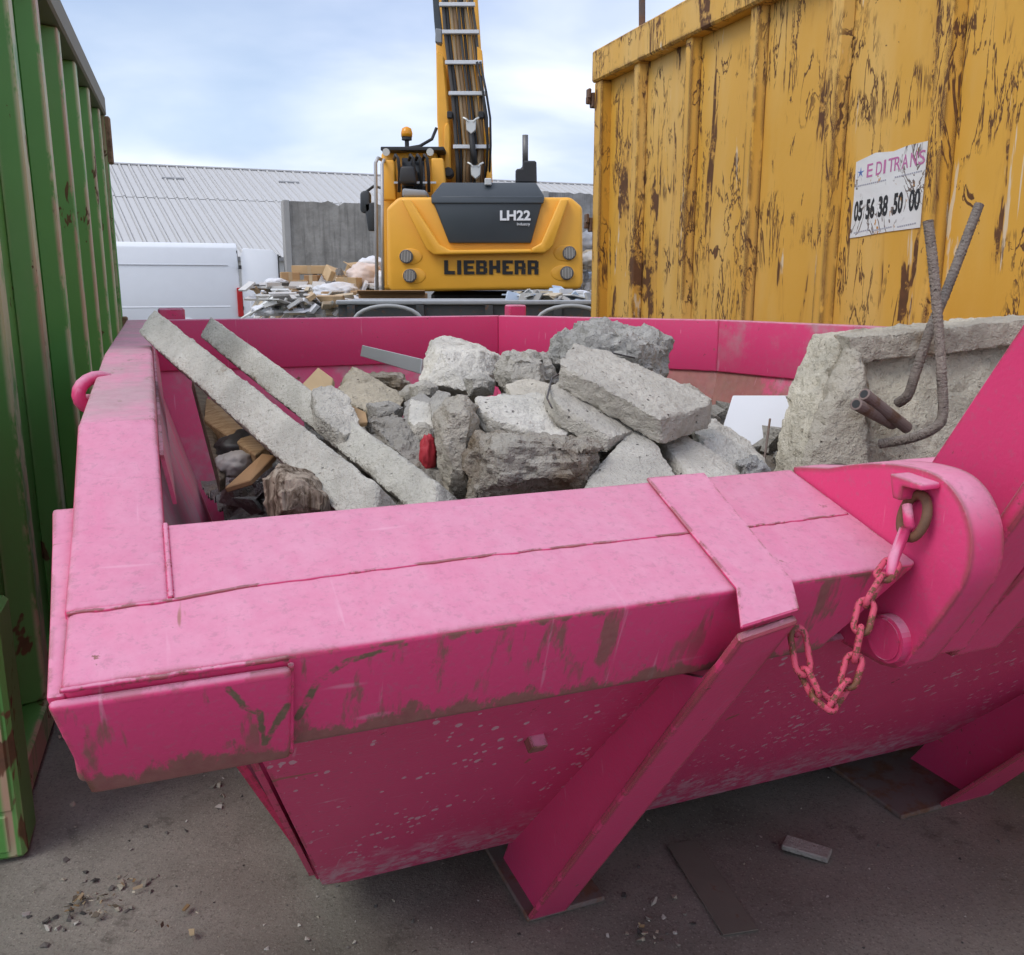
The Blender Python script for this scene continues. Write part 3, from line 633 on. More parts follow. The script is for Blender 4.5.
for i, (px, py, s, L, w, rz, ry, lab) in enumerate([(290, 291, 14.2, .55, .14, .1, .05, 'short wooden board on the rubbish heap below the small box'), (292, 296, 14.0, .5, .12, -.3, .1, 'second short wooden board under the first on the heap'),
        (285, 300, 13.9, .6, .1, .2, -.2, 'narrow wooden board lowest on the left of the heap'), (288, 306, 13.6, .5, .12, -.6, -.5, 'tilted wooden board leaning at the left of the heap'), (375, 293, 13, .7, .1, .1, .02, 'wooden board lying left of the brown carton')]):
    c = at(px, py, s); o = MB().box((-L / 2, -w / 2, -.02), (L / 2, w / 2, .02)).build('plank', wood(), None, .004); o.location = c; o.rotation_euler = (.25, ry, rz)
    tag(o, lab, 'plank', 'planks on the rubbish heap')

def bag_mesh(w, h, d, seed, n=18, rough=.22):
    m = MB(); bmesh.ops.create_icosphere(m.bm, subdivisions=4, radius=1)
    for v in m.bm.verts:
        p = v.co.copy(); q = p * 1.6 + Vector((seed * 3.1, 0, 0))
        r = 1 + rough * noise.fractal(q, .9, 2.1, 4) + .10 * noise.noise(q * 4.5) + .05 * abs(noise.noise(q * 11))
        v.co = Vector((p.x * r * w / 2, p.y * r * d / 2, max(p.z * r, -.75) * h / 2))
    return m.done()
def bag(name, label, px, py, s, w, h, d, seed, mat, cat, group=None, rot=(0, 0, 0)):
    o = link(name, bag_mesh(w, h, d, seed), None, mat, True); o.location = at(px, py, s); o.rotation_euler = rot; tag(o, label, cat, group); return o
WB = lambda: plain('white plastic sack', (.66, .67, .70), .45, 0, .12, 9)
GB = lambda: plain('grey plastic sheet', (.38, .39, .41), .5, 0, .2, 9)
BGG = 'plastic sacks on the rubbish heap'
bag('plastic_sack', 'large white plastic sack slumped in front of the cardboard boxes', 336, 293, 13.6, .75, .30, .5, 1, WB(), 'sack', BGG)
bag('plastic_sack', 'white sack with orange print leaning by the concrete wall', 365, 277, 14.6, .62, .42, .4, 2, plain('printed sack', (.66, .55, .50), .5, 0, .25, 5), 'sack', BGG)
bag('plastic_sack', 'crumpled white sheet beside the open van door', 276, 283, 14.6, .40, .16, .3, 3, WB(), 'sack', BGG)
bag('plastic_sack', 'white sack lying on top of the heap against the wall', 372, 266, 15.2, .5, .3, .4, 14, WB(), 'sack', BGG)
bag('plastic_sack', 'white sack hanging low beside the machine handrail', 384, 284, 13.8, .30, .40, .3, 4, WB(), 'sack', BGG)
bag('plastic_sack', 'grey plastic bag under the white sack', 318, 309, 12.8, .42, .28, .3, 5, GB(), 'sack', BGG)
bag('plastic_sack', 'small dark bag between the planks and the grey bag', 307, 303, 13.0, .2, .26, .3, 6, plain('black sack', (.03, .03, .032), .35), 'sack', BGG)
bag('plastic_sack', 'crumpled white paper at the lower left end of the heap', 268, 311, 12.8, .46, .18, .4, 7, WB(), 'sack', BGG)
bag('plastic_sack', 'crumpled white and blue packaging right of the machine', 549, 298, 10.6, .55, .14, .3, 8, plain('blue print sack', (.50, .58, .66), .45, 0, .3, 6), 'sack', BGG)
bag('plastic_sack', 'pile of pale packaging beside the yellow container corner', 579, 297, 10.7, .34, .16, .3, 9, WB(), 'sack', BGG)
bag('plastic_sack', 'dusty white sack high on the right heap', 590, 262, 14, .45, .3, .4, 10, plain('dusty sack', (.50, .48, .44), .6), 'sack', BGG)
bag('plastic_sack', 'grey sheet of scrap leaning on the right heap', 588, 245, 14.5, .4, .4, .4, 12, GB(), 'sack', BGG)
for i in range(7):
    px, py = 252 + 6 * i, 314 - (i % 3) * 5; c = at(px, py, 12.6 + .15 * i)
    o = MB().prism([(-.28, -.04, 0), (.28, -.05, .02), (.29, .05, .02), (-.28, .06, 0)], (0, 0, .012)).build('plastic_strip', plain('white strip', (.62, .62, .58), .5)); o.location = c; o.rotation_euler = (.3 * (i % 2), -.45 - .1 * (i % 3), .3 - .2 * i)
    tag(o, ('leftmost', 'second from the left', 'third from the left', 'fourth, middle', 'fifth', 'sixth', 'rightmost')[i] + ' white plastic strip of the bundle by the open van door', 'strip', 'white plastic strips by the van')
for i, (px, py, s) in enumerate(((541, 301, 10.3), (560, 293, 10.9), (530, 299, 10.4), (572, 303, 10.2))):
    o = MB().prism([(-.13, -.08, 0), (.12, -.1, .03), (.14, .09, 0), (-.1, .1, .04)], (0, 0, .01)).build('paper_sheet', plain('paper %d' % (i % 2), ((.62, .63, .62), (.50, .60, .72))[i % 2], .7)); o.location = at(px, py, s); o.rotation_euler = (.7, .3 * i - .4, i)
    tag(o, ('white sheet of paper lying low in the middle of the packaging right of the machine', 'blue sheet of paper highest in the packaging right of the machine', 'white sheet of paper leftmost, at the left end of the packaging', 'blue sheet of paper rightmost, beside the yellow container')[i], 'paper', 'loose papers right of the machine')
def litter_bits(name, label, spots, cols, seed, smin, smax):
    rnd = random.Random(seed); m = MB(); mats = [plain('bit%d' % i + name, c, .7) for i, c in enumerate(cols)]; idx = []
    for c, rx, ry, rz, n in spots:
        for k in range(n):
            p = c + Vector((rnd.uniform(-rx, rx), rnd.uniform(-ry, ry), rnd.uniform(-rz, rz))); s = rnd.uniform(smin, smax)
            Mx = Matrix.Rotation(rnd.uniform(0, 6), 3, 'Z') @ Matrix.Rotation(rnd.uniform(-1.2, 1.2), 3, 'X')
            a, b, h = s * rnd.uniform(.5, 1.9), s * rnd.uniform(.3, 1), s * rnd.uniform(.03, .22)
            q = [(-a, -b), (a * rnd.uniform(.5, 1), -b), (a, b * rnd.uniform(.4, 1)), (-a * rnd.uniform(.3, 1), b)]
            n0 = len(m.bm.faces); m.hexa([p + Mx @ Vector((x, y, -h)) for x, y in q], [p + Mx @ Vector((x, y, h)) for x, y in q])
            idx += [rnd.randrange(len(mats))] * 6
    me = m.done(); [me.materials.append(x) for x in mats]
    for f, i in zip(me.polygons, idx): f.material_index = i
    o = link(name, me); o['kind'] = 'stuff'; tag(o, label, 'litter'); return o
LC = [(.62, .62, .60), (.44, .31, .18), (.55, .54, .52), (.16, .15, .14), (.56, .47, .34), (.68, .69, .72), (.70, .70, .70)]
litter_bits('scrap_litter', 'small loose scraps covering the rubbish heap beside the van', [(Vector((pc.x, pc.y - .5, 1.32)), 1.15, .8, .20, 300), (at(322, 304, 12.8), .62, .4, .12, 120)], LC, 4, .05, .16)
litter_bits('scrap_litter', 'small loose scraps covering the heap right of the machine', [(Vector((pc2.x + .2, pc2.y - .4, 1.7)), 1.2, .8, .55, 330), (at(556, 299, 10.3), .55, .35, .07, 120)], [(.6, .6, .58), (.45, .44, .42), (.50, .58, .68), (.30, .29, .27), (.5, .42, .3)], 9, .025, .10)

# ================================================================== YELLOW CONTAINER
YA = R(20); yo = (.595, 6.779, 0)
yc = thing('waste_container', 'tall scratched yellow steel container with vertical ribs on the right', 'container', yo, YA)
YP = yellow_paint; YH = 3.08; YL = 6.3; YWID = 2.4
DEP = .06
ribs = [.60 + .645 * k for k in range(9)]
edges = [0.10] + ribs + [YL - .1]
for i in range(len(edges) - 1):
    y1, y0 = -edges[i], -edges[i + 1]
    box('panel', (DEP, y0 + .001, .16), (DEP + .012, y1 - .001, YH - .17), YP(), yc)
rib_me = None
for k, r in enumerate(ribs):
    MB().prism([(DEP, -.055 - r, .16), (.0, -.035 - r, .16), (.0, .035 - r, .16), (DEP, .055 - r, .16)], (0, 0, YH - .33)).build('rib', YP(), yc, .006)
box('corner_post', (-.015, -.115, .0), (.16, .0, YH - .19), YP(), yc, .008)
box('corner_post', (-.015, -YL, .0), (.16, -YL + .12, YH - .19), YP(), yc, .008)
box('top_rail', (-.03, -YL - .01, YH - .188), (.15, .02, YH + .02), YP(), yc, .012)
box('bottom_rail', (-.03, -YL + .122, .02), (.15, -.117, .158), YP(), yc, .012)
box('far_side', (YWID - .05, -YL, .16), (YWID, 0, YH), YP(), yc)
box('end_door', (.165, -.06, .16), (YWID - .06, -.02, YH - .05), YP(), yc)
box('end_wall', (.165, -YL + .02, .16), (YWID - .06, -YL + .06, YH - .05), YP(), yc)
box('floor', (.152, -YL + .07, .1), (YWID - .06, -.07, .155), YP(), yc)
for z in (.7, 1.93, 2.78):
    h = MB().box((-.03, .002, z - .05), (.06, .05, z + .05)).box((-.065, .015, z - .028), (-.03, .04, z + .022)).box((-.058, .0, z + .01), (-.035, .05, z + .075)); h.build('hinge', steel((.16, .11, .08), .7, .7), yc, .006)
MB().tube([(.06, -.55, YH + .015), (.05, -.55, YH + .30)], .022, 8).build('net_post', steel((.12, .09, .08), .7, .6), yc)
# torn sticker with the firm's name and telephone number
SY = .07
stk = [(y + SY, z) for y, z in [(-2.74, 2.045), (-2.86, 2.07), (-2.97, 2.062), (-3.05, 2.075), (-3.165, 2.078), (-3.17, 1.92), (-3.158, 1.845), (-3.16, 1.735), (-2.97, 1.728), (-2.80, 1.715), (-2.735, 1.712), (-2.742, 1.88)]]
SX = DEP - .004
def paper_mat():
    t = NT('torn sticker')
    c = t.mix(t.noise(9, 5), (.66, .66, .63), (.78, .78, .77))
    crack = t.mul(t.step(t.math('ABSOLUTE', t.math('SUBTRACT', t.noise(6, 4, .6, t.map((1, 1.6, .7)), 1.0), .5)), .022, .010), t.step(t.noise(5.3, 3, .5, t.map(loc=(0, 2, 1))), .46, .54))
    hole = t.step(t.noise(9.5, 6, .72, t.map((1, 1.3, .7), (0, .6, .2))), .60, .615)
    c = t.mix(hole, c, (.48, .23, .05)); c = t.mix(t.mul(crack, .9), c, (.10, .06, .04))
    return t.out(c, .6, t.bump(t.noise(14, 4), .4, .01), 0, .3)
sticker = MB().prism([(SX, y, z) for y, z in stk], (.0035, 0, 0)).build('sticker', paper_mat(), yc)
def on_sticker(body, y0, y1, z0, z1, mat, bold, jitter=0):
    me = text_mesh(body, 1, bold, .001); dz_ = .06 * (-2.74 - y0)
    xs_ = [v.co.x for v in me.vertices]; zs_ = [v.co.y for v in me.vertices]
    for v in me.vertices:
        a = (v.co.x - min(xs_)) / (max(xs_) - min(xs_)); b = (v.co.y - min(zs_)) / (max(zs_) - min(zs_))
        v.co = Vector((SX - (.0012 if v.co.z > 0 else -.001), SY + y0 + (y1 - y0) * a, z0 + dz_ + (z1 - z0) * b + .06 * (y0 - y1) * a))
    return link('lettering', me, sticker, mat)
PINKT = plain('magenta print', (.50, .16, .34), .6); BLK = plain('black print', (.02, .02, .022), .6)
# far end of the sticker is at y = -2.735; the text runs towards the camera (to the right)
for ch, y in zip('EDITRANS', (-2.815, -2.872, -2.918, -2.945, -2.982, -3.025, -3.073, -3.118)):
    on_sticker(ch, y, y - (.012 if ch == 'I' else .036), 1.965, 2.022, PINKT, .006)
on_sticker('05', -2.752, -2.805, 1.782, 1.872, BLK, .035); on_sticker('56', -2.828, -2.882, 1.782, 1.872, BLK, .035); on_sticker('38', -2.905, -2.962, 1.782, 1.872, BLK, .035)
on_sticker('50', -2.995, -3.05, 1.782, 1.872, BLK, .035); on_sticker('00', -3.085, -3.145, 1.782, 1.872, BLK, .03)
m = MB()
for k in range(5):
    a = k * 2 * math.pi / 5 + .3; c = Vector((SX - .001, -2.775 + SY, 1.995)); d = Vector((0, math.cos(a), math.sin(a))) * .024; e = Vector((0, -math.sin(a), math.cos(a))) * .005
    m.prism([c + e, c + d, c - e], (.0015, 0, 0))
m.build('star_logo', plain('blue print', (.16, .24, .50), .6), sticker)
for z, a, b in ((1.935, -2.75, -2.95), (1.95, -2.99, -3.15), (1.73, -2.76, -2.86), (1.735, -2.88, -3.0), (1.742, -3.03, -3.14)):
    m = MB()
    n = int(abs(b - a) / .012)
    for k in range(n): y = a + SY - .012 * k; m.box((SX - .001, y - .008, z + .01 * k / n), (SX + .001, y, z + .006 + .01 * k / n))
    m.build('small_print', plain('grey print', (.35, .35, .40), .6), sticker)

# ================================================================== GREEN CONTAINER
GA = R(19.3); go = (-1.53, 2.716, 0)
gc = thing('green_container', 'tall rust-streaked green steel container with vertical ribs on the left', 'container', go, GA)
GP = green_paint; GH = 2.93; G0, G1 = -.62, 5.0; GD = .085
gr_me = None
gribs = [.90 - .76 * k for k in range(2)] + [.90 + .76 * k for k in range(1, 6)]
gribs.sort()
ge = [G0 + .1] + gribs + [G1 - .06]
for i in range(len(ge) - 1): box('panel', (-GD - .012, ge[i] + .001, .14), (-GD, ge[i + 1] - .001, GH - .14), GP(), gc)
for r in gribs:
    MB().prism([(-GD, r - .085, .14), (0, r - .05, .14), (0, r + .05, .14), (-GD, r + .085, .14)], (0, 0, GH - .285)).build('rib', GP(), gc, .006)
box('top_rail', (-.14, G0 - .01, GH - .143), (.025, G1 + .01, GH), plain('worn rail', (.20, .19, .15), .7), gc, .012)
box('bottom_rail', (-.16, G0, .02), (.0, G1, .138), GP(), gc, .01)
box('corner_post', (-.14, G1 - .058, .14), (.015, G1, GH - .145), GP(), gc, .008)
box('corner_post', (-.14, G0, .14), (.015, G0 + .098, GH - .145), GP(), gc, .008)
box('end_wall', (-2.3, G1 - .05, .14), (-.145, G1 - .01, GH), GP(), gc)
box('end_wall', (-2.3, G0 + .01, .14), (-.145, G0 + .05, GH), GP(), gc)
box('far_side', (-2.35, G0, .14), (-2.302, G1, GH), GP(), gc)
box('floor', (-2.3, G0 + .06, .06), (-.165, G1 - .06, .12), GP(), gc)
MB().prism([(-.05, -.45, .0), (.03, -.45, .0), (.03, -.615, .0), (-.05, -.615, .0)], (0, 0, .69)).build('step_bracket', GP(), gc, .012)
for y0, z0, w, h in ((G1 + .005, 2.43, .06, .35), (G1 + .005, 1.05, .05, .2)): box('latch', (-.02, y0 - .06, z0), (.05, y0 + .03, z0 + h), steel((.28, .17, .10), .8, .6), gc, .01)

# ================================================================== PINK SKIP
so = (-.444, .8216, 0)
skip = thing('rubble_skip', 'battered pink steel skip filled with broken concrete in the foreground', 'skip', so, UA)
def S(u, v, z): return Vector((so[0] + u * math.cos(UA) - v * math.sin(UA), so[1] + u * math.sin(UA) + v * math.cos(UA), z))
WID = 2.84; RIM = 1.34
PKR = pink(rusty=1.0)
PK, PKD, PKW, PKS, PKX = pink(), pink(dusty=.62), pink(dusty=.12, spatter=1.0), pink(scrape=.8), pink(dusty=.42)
def vz(poly, u0, u1): return MB().prism([(u0, v, z) for v, z in poly], (u1 - u0, 0, 0))
# front beam: sloping top plate and undercut front face
BP = [(.0, 1.113), (.29, 1.197), (.29, 1.02), (.15, .945), (.056, .978)]
CUT = [1.10, 1.10, 1.02, .975, .985]
MB().hexa([(-.0005, v, z) for v, z in BP], [(c, v, z) for c, (v, z) in zip(CUT, BP)]).build('front_beam', PKS, skip, .008, 3)
vz(BP, 1.25, WID - .004).build('front_beam', PKS, skip, .008, 3)
# left shoulder rising to the rim, the same mirrored on the right
for u0, u1 in ((-.003, .106), (WID - .106, WID + .003)):
    vz([(.122, 1.1505), (.29, 1.1995), (.5445, 1.302), (.5445, 1.17), (.29, 1.02), (.16, .985)], u0, u1).build('shoulder', PK, skip, .007, 3)
# rim beams
vzr = lambda p, q, z0, z1, th: None
def strip(pts, th, z0, z1):            # wall standing on a polyline (outer side), th thick towards the inside
    inn = []
    n = len(pts)
    for i in range(n):
        a = Vector(pts[max(i - 1, 0)]).to_2d(); b = Vector(pts[i]).to_2d(); c = Vector(pts[min(i + 1, n - 1)]).to_2d()
        d1 = (b - a).normalized() if i else (c - b).normalized(); d2 = (c - b).normalized() if i < n - 1 else d1
        n1, n2 = Vector((d1.y, -d1.x)), Vector((d2.y, -d2.x)); bis = (n1 + n2).normalized()
        inn.append(b + bis * th / max(.3, bis.dot(n1)))
    return inn
PLAN = [(0, .545), (0, 3.72), (1.87, 3.72), (2.64, 2.72), (2.81, 2.0), (2.84, .545)]
P3 = [(x, y, 0) for x, y in PLAN]
RT = .1
def side_piece(i, th0, z0, z1, name, mat, bev, th_override=None):
    inn = strip(P3, th0, z0, z1)
    a, b = PLAN[i], PLAN[i + 1]; c, d = inn[i + 1], inn[i]
    m = MB().hexa([(a[0], a[1], z0), (b[0], b[1], z0), (c[0], c[1], z0), (d[0], d[1], z0)], [(a[0], a[1], z1), (b[0], b[1], z1), (c[0], c[1], z1), (d[0], d[1], z1)])
    return m.build(name, mat, skip, bev, 2)
m = MB(); B_, T_ = [], []
for v, zt in ((.545, 1.301), (1.45, RIM), (3.72, RIM)):
    k_ = .07 if v > 3 else 0
    B_.append(m.verts([(-.002, v, 1.17), (.106, v - k_, 1.17)])); T_.append(m.verts([(-.002, v, zt), (.106, v - k_, zt)]))
for i in (0, 1):
    for A in (B_, T_): m.bm.faces.new((A[i][0], A[i][1], A[i + 1][1], A[i + 1][0]))
    for k in (0, 1): m.bm.faces.new((B_[i][k], B_[i + 1][k], T_[i + 1][k], T_[i][k]))
for i in (0, 2): m.bm.faces.new((B_[i][0], B_[i][1], T_[i][1], T_[i][0]))
m.build('side_rim', PKD, skip, .008, 3)
for i in (1, 2, 3, 4): side_piece(i, .07, 1.10, RIM, ('', 'back_rim', 'corner_rim', 'side_rim', 'side_rim')[i], PK if i < 3 else PKX, .006)
# sloped body plates from the rim down to the floor
inA = strip(P3, .05, 0, 0); FL = strip(P3, .36, 0, 0)
FZ = .12
for i in range(1, 5):
    a, b = inA[i], inA[i + 1]; c, d = FL[i + 1], FL[i]
    if i == 4: c = Vector((c.x, 1.0)); b = Vector((b.x, .20)); 
    zt = 1.12; zb1 = 1.12 if i < 4 else 1.02
    top = [Vector((a.x, a.y, zt)), Vector((b.x, b.y, zb1)), Vector((c.x, c.y, FZ)), Vector((d.x, d.y, FZ))]
    nn = (top[1] - top[0]).cross(top[3] - top[0]).normalized() * .012
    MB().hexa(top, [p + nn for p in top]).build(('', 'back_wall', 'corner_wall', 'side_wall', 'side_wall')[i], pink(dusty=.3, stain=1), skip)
lw = [(.05, .20, .985), (.05, .50, 1.20), (.05, 3.68, 1.20), (.36, 3.36, FZ), (.36, 1.0, FZ)]
lw = [Vector((.05 + .295 * (1.22 - z), v, z)) for u, v, z in lw]
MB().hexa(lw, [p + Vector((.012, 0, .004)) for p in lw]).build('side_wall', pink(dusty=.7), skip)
fl = [(FL[1].x, FL[1].y), (FL[2].x, FL[2].y), (FL[3].x, FL[3].y), (FL[4].x, FL[4].y), (WID - .38, 1.0), (.385, 1.0)]
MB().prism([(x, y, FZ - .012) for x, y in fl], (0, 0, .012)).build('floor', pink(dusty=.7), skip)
# inner lip welded under the left rim
MB().prism([(.1065, .56, 1.24), (.1065, 3.6, 1.24), (.120, 3.6, 1.16), (.120, .56, 1.16)], (.006, 0, 0)).build('inner_lip', pink(dusty=.7), skip)
# front wall
fw = [Vector(p) for p in ((.188, .135, .948), (WID - .165, .135, .948), (WID - .45, .966, FZ), (.45, .966, FZ), (.372, .90, FZ + .055))]
m = MB(); m.hexa(fw, [p + Vector((0, .009, .0065)) for p in fw]); m.build('front_wall', PKW, skip)
MB().hexa([Vector((.172, .16, .94)), Vector((.182, .16, .94)), Vector((.362, .95, FZ + .05)), Vector((.350, .95, FZ + .05))], [Vector((.172, .21, .96)), Vector((.182, .21, .96)), Vector((.362, 1.0, FZ + .06)), Vector((.350, 1.0, FZ + .06))]).build('wall_flange', PK, skip)
# doubler plates on the near corner
nrm = Vector((-.926, -.377)); d = .014
dp = [(.003, 1.1), (.055, .976)]
MB().hexa([(-.013, .002, 1.103), (.222, .002, 1.103), (.222, .056, .9725), (.03, .056, .9725)], [(-.013, .002 + nrm.x * d, 1.103 + nrm.y * d), (.222, .002 + nrm.x * d, 1.103 + nrm.y * d), (.222, .056 + nrm.x * d, .9725 + nrm.y * d), (.012, .056 + nrm.x * d, .9725 + nrm.y * d)]).build('corner_plate', PKS, skip, .007, 3)
sp_ = [(.002, 1.103), (.12, 1.136), (.29, 1.186), (.36, 1.213), (.365, 1.10), (.24, 1.03), (.030, 1.04)]
so_ = lambda v: -.014 - .045 * max(0, v - .02) if v < .37 else -.03
MB().hexa([(so_(v) * (.4 if z < 1.1 else 1), v, z) for v, z in sp_], [(.003, v, z) for v, z in sp_]).build('corner_side_plate', PK, skip, .004, 2)
# weld beads
def bead(pts, r, seed, n=90):
    pts = [Vector(p) for p in pts]; out_, rad = [], []
    L = [0]
    for i in range(1, len(pts)): L.append(L[-1] + (pts[i] - pts[i - 1]).length)
    for k in range(n + 1):
        d_ = L[-1] * k / n; i = max(j for j in range(len(L)) if L[j] <= d_ + 1e-9); i = min(i, len(pts) - 2)
        t_ = (d_ - L[i]) / max(1e-6, L[i + 1] - L[i]); p = pts[i].lerp(pts[i + 1], t_)
        out_.append(p + Vector((0, .003 * noise.noise(Vector((k * .21, seed, 0))), 0))); rad.append(r * (1 + .35 * noise.noise(Vector((k * .9, seed, 4)))))
    MB().tube(out_, rad, 6).build('weld_bead', PK, skip, smooth=True)
tz = lambda v: 1.113 + .2897 * v
bead([(.0, .118, tz(.118) + .0005), (.1, .120, tz(.120) + .0005), (.2, .132, tz(.132)), (.5, .138, tz(.138)), (.81, .137, tz(.137))], .0026, 1, 140)
bead([(.90, .135, tz(.135)), (1.09, .139, tz(.139))], .0025, 2, 50)
bead([(.1075, .125, tz(.125) + .001), (.1075, .20, tz(.20) + .001), (.1075, .285, tz(.285) + .001)], .0035, 3, 60)
bead([(.222, .0, 1.102), (.222, .045, .976)], .0035, 4, 30)
bead([(.0, -.004, 1.1115), (.22, -.004, 1.1115)], .0028, 6, 50)
# gussets: strap over the beam, web, flange, foot plate
def gusset(ut, ub, fl_t, fl_b, foot):
    a0, a1 = fl_t
    row = [(a0 + .045, a1 + .065, .289, tz(.289) + .0005, .006, 0), (a0 + .012, a1 + .012, -.004, 1.1135, .0065, .002), (a0 - .012, a1 - .012, -.050, 1.080, .006, .003)]
    m = MB(); B_ = [m.verts([(p, v, z), (q, v, z + (.012 if v < -.02 else 0))]) for p, q, v, z, h_, f_ in row]; T_ = [m.verts([(p, v - f_, z + h_), (q, v - f_, z + h_ + (.012 if v < -.02 else 0))]) for p, q, v, z, h_, f_ in row]
    for i in range(2):
        for A in (B_, T_): m.bm.faces.new((A[i][0], A[i][1], A[i + 1][1], A[i + 1][0]))
        for k in (0, 1): m.bm.faces.new((B_[i][k], B_[i + 1][k], T_[i + 1][k], T_[i][k]))
    for i in (0, 2): m.bm.faces.new((B_[i][0], B_[i][1], T_[i][1], T_[i][0]))
    m.build('strap', PK, skip, .002)
    a = [(-.036, 1.066), (.83, .010), (1.06, .010), (.985, FZ - .004), (.14, .942), (.056, .968)]
    uu = lambda z: ub + (ut - ub) * z / 1.07
    MB().hexa([(uu(z), v, z) for v, z in a], [(uu(z) + .010, v, z) for v, z in a]).build('gusset_web', PK, skip)
    f0 = [(fl_t[0] - .012, -.043, 1.074), (fl_t[1] - .012, -.043, 1.088), (fl_b[1], .835, .008), (fl_b[0], .835, .008)]
    MB().hexa([Vector(p) for p in f0], [Vector(p) + Vector((0, -.010, -.008)) for p in f0]).build('gusset_flange', PKR, skip, .003)
    MB().prism([(foot[0], .82, .0), (foot[1], .82, .0), (foot[1], 1.16, .0), (foot[0], 1.13, .0)], (0, 0, .014)).build('foot_plate', steel((.16, .13, .12), .8, .5), skip, .003)
gusset(.772, .870, (.774, .862), (.845, .945), (.84, 1.05))
gusset(2.15, 2.27, (2.13, 2.21), (2.15, 2.34), (2.0, 2.36))
for u0 in (.935, 2.30): box('skid', (u0, 1.25, .0), (u0 + .12, 3.1, FZ - .0125), PK, skip, .006)
# small clip on the front wall
MB().prism([(.618, .290, .800), (.646, .290, .800), (.646, .310, .780), (.618, .310, .780)], (0, -.022, -.014)).build('clip', PKS, skip, .002)
MB().tube([(.95, .40, .64), (1.005, .46, .58)], .008, 6).build('stub_bar', PK, skip)
# lifting ear with pin and chain bracket
def curve(P_, n=6):
    out_ = []
    for i in range(len(P_)):
        p0, p1, p2, p3 = [Vector(P_[min(max(i + k, 0), len(P_) - 1)]) for k in (-1, 0, 1, 2)]
        for k in range(n):
            t_ = k / n; out_.append(.5 * ((2 * p1) + (p2 - p0) * t_ + (2 * p0 - 5 * p1 + 4 * p2 - p3) * t_ ** 2 + (3 * p1 - p0 - 3 * p2 + p3) * t_ ** 3))
    return out_
nose = [(.20, 1.214), (.13, 1.234), (.053, 1.246), (-.012, 1.244), (-.052, 1.222), (-.077, 1.183), (-.083, 1.140), (-.074, 1.100), (-.04, 1.037), (.0, .970), (.022, .945), (.06, .935)]
cv = [tuple(p) for p in curve(nose)[:-6]]
ear = [(.285, 1.2)] + cv + [(.16, .94), (.285, .98)]
er = vz(ear, 1.10, 1.160).build('lifting_ear', PKR, skip, .0022, 2)
MB().lathe((1.1005, .036, .988), (-1, 0, 0), [(.036, 0), (.036, .017), (.031, .020), (.028, .011), (.021, .010), (.019, .014), (.0005, .014)], 32).build('pin', PK, er, smooth=False)
MB().prism([(1.0995, .035, 1.240), (1.0995, -.022, 1.236), (1.0995, -.024, 1.227), (1.0995, .010, 1.226), (1.0995, .012, 1.205), (1.0995, .026, 1.206)], (-.036, 0, 0)).build('chain_bracket', PK, er, .003, 2)
ears2 = [(.285, 1.2), (.10, 1.2), (.0, 1.19), (-.035, 1.16), (-.04, 1.11), (-.01, 1.06), (.085, .925), (.16, .93), (.285, .97)]
vz(ears2, 1.1605, 1.20).build('spacer_plate', steel((.075, .060, .045), .9, .5), skip, .003)
# lifting arm leaning forward, with its flange
vz([(.150, 1.22), (.022, 1.43), (-.085, 1.60), (-.20, 1.60), (-.115, 1.36), (-.004, 1.165), (.015, 1.101)], 1.262, 1.282).build('lifting_arm', PK, skip, .002)
vz([(.010, 1.10), (-.02, 1.155), (-.13, 1.36), (-.16, 1.36), (-.042, 1.14), (.07, .925), (.10, .925)], 1.2005, 1.29).build('arm_flange', PKR, skip, .004)
vz([(.03, 1.08), (-.03, 1.17), (-.12, 1.33), (-.15, 1.33), (-.025, 1.10), (.10, .90), (.13, .90)], 1.296, 1.40).build('arm_flange', PKR, skip, .004)
# lug ring on the left side, knobs on the far rim
ring = MB(); ring.tube([(.0 + .034 * math.cos(a), 1.05 + .03 * math.cos(a), 1.288 + .032 * math.sin(a)) for a in [k * math.pi / 9 for k in range(18)]], .013, 10, closed=True)
ring.build('lug_ring', PK, skip, smooth=True)
MB().tube([(-.03, 1.05, 1.275), (.0, 1.05, 1.275)], .012, 12).build('lug_pin', PK, skip, smooth=True)
box('lifting_lug', (.14, 3.725, 1.20), (.26, 3.80, 1.392), PKX, skip, .008)
box('lifting_lug', (1.92, 3.70, 1.20), (2.02, 3.78, 1.395), PK, skip, .008)

# ------------------------------------------------------------------ chain
ch = thing('chain', 'short rusty pink chain hanging from the ear to the skip support', 'chain', S(1.0, -.05, 0), 0)
co = Vector(ch.location)
rust_pink = NT('rusty pink'); _c = rust_pink.mix(rust_pink.step(rust_pink.noise(70, 5, .75), .49, .56), (.56, .065, .12), rust_pink.mix(rust_pink.noise(150, 2), (.045, .022, .014), (.22, .075, .03)))
RP = rust_pink.out(_c, .65, rust_pink.bump(rust_pink.noise(300, 3), .4, .002))
cpath = [(905, 530, 1.262), (893, 562, 1.235), (882, 578, 1.205), (867, 603, 1.185), (860.5, 630, 1.175), (855, 658, 1.17), (847.5, 684, 1.165), (832, 707, 1.16), (815, 694, 1.165), (804, 672, 1.175), (800, 648, 1.185), (797, 630, 1.19)]
pts = [at(*q) for q in [cpath[i] for i in (1, 2, 3, 4, 5, 6, 7, 8, 9, 11)]]
def link_mesh(L, W, r):
    m = MB(); p = []; a = (L - W) / 2; w = W / 2 - r
    for k in range(9): t_ = -math.pi / 2 + math.pi * k / 8; p.append((0 + w * math.sin(t_), 0, a + w * math.cos(t_)))
    for k in range(9): t_ = math.pi / 2 + math.pi * k / 8; p.append((w * math.sin(t_), 0, -a + w * math.cos(t_)))
    m.tube(p, r, 8, closed=True); return m.done()
LK = link_mesh(.054, .028, .0043)
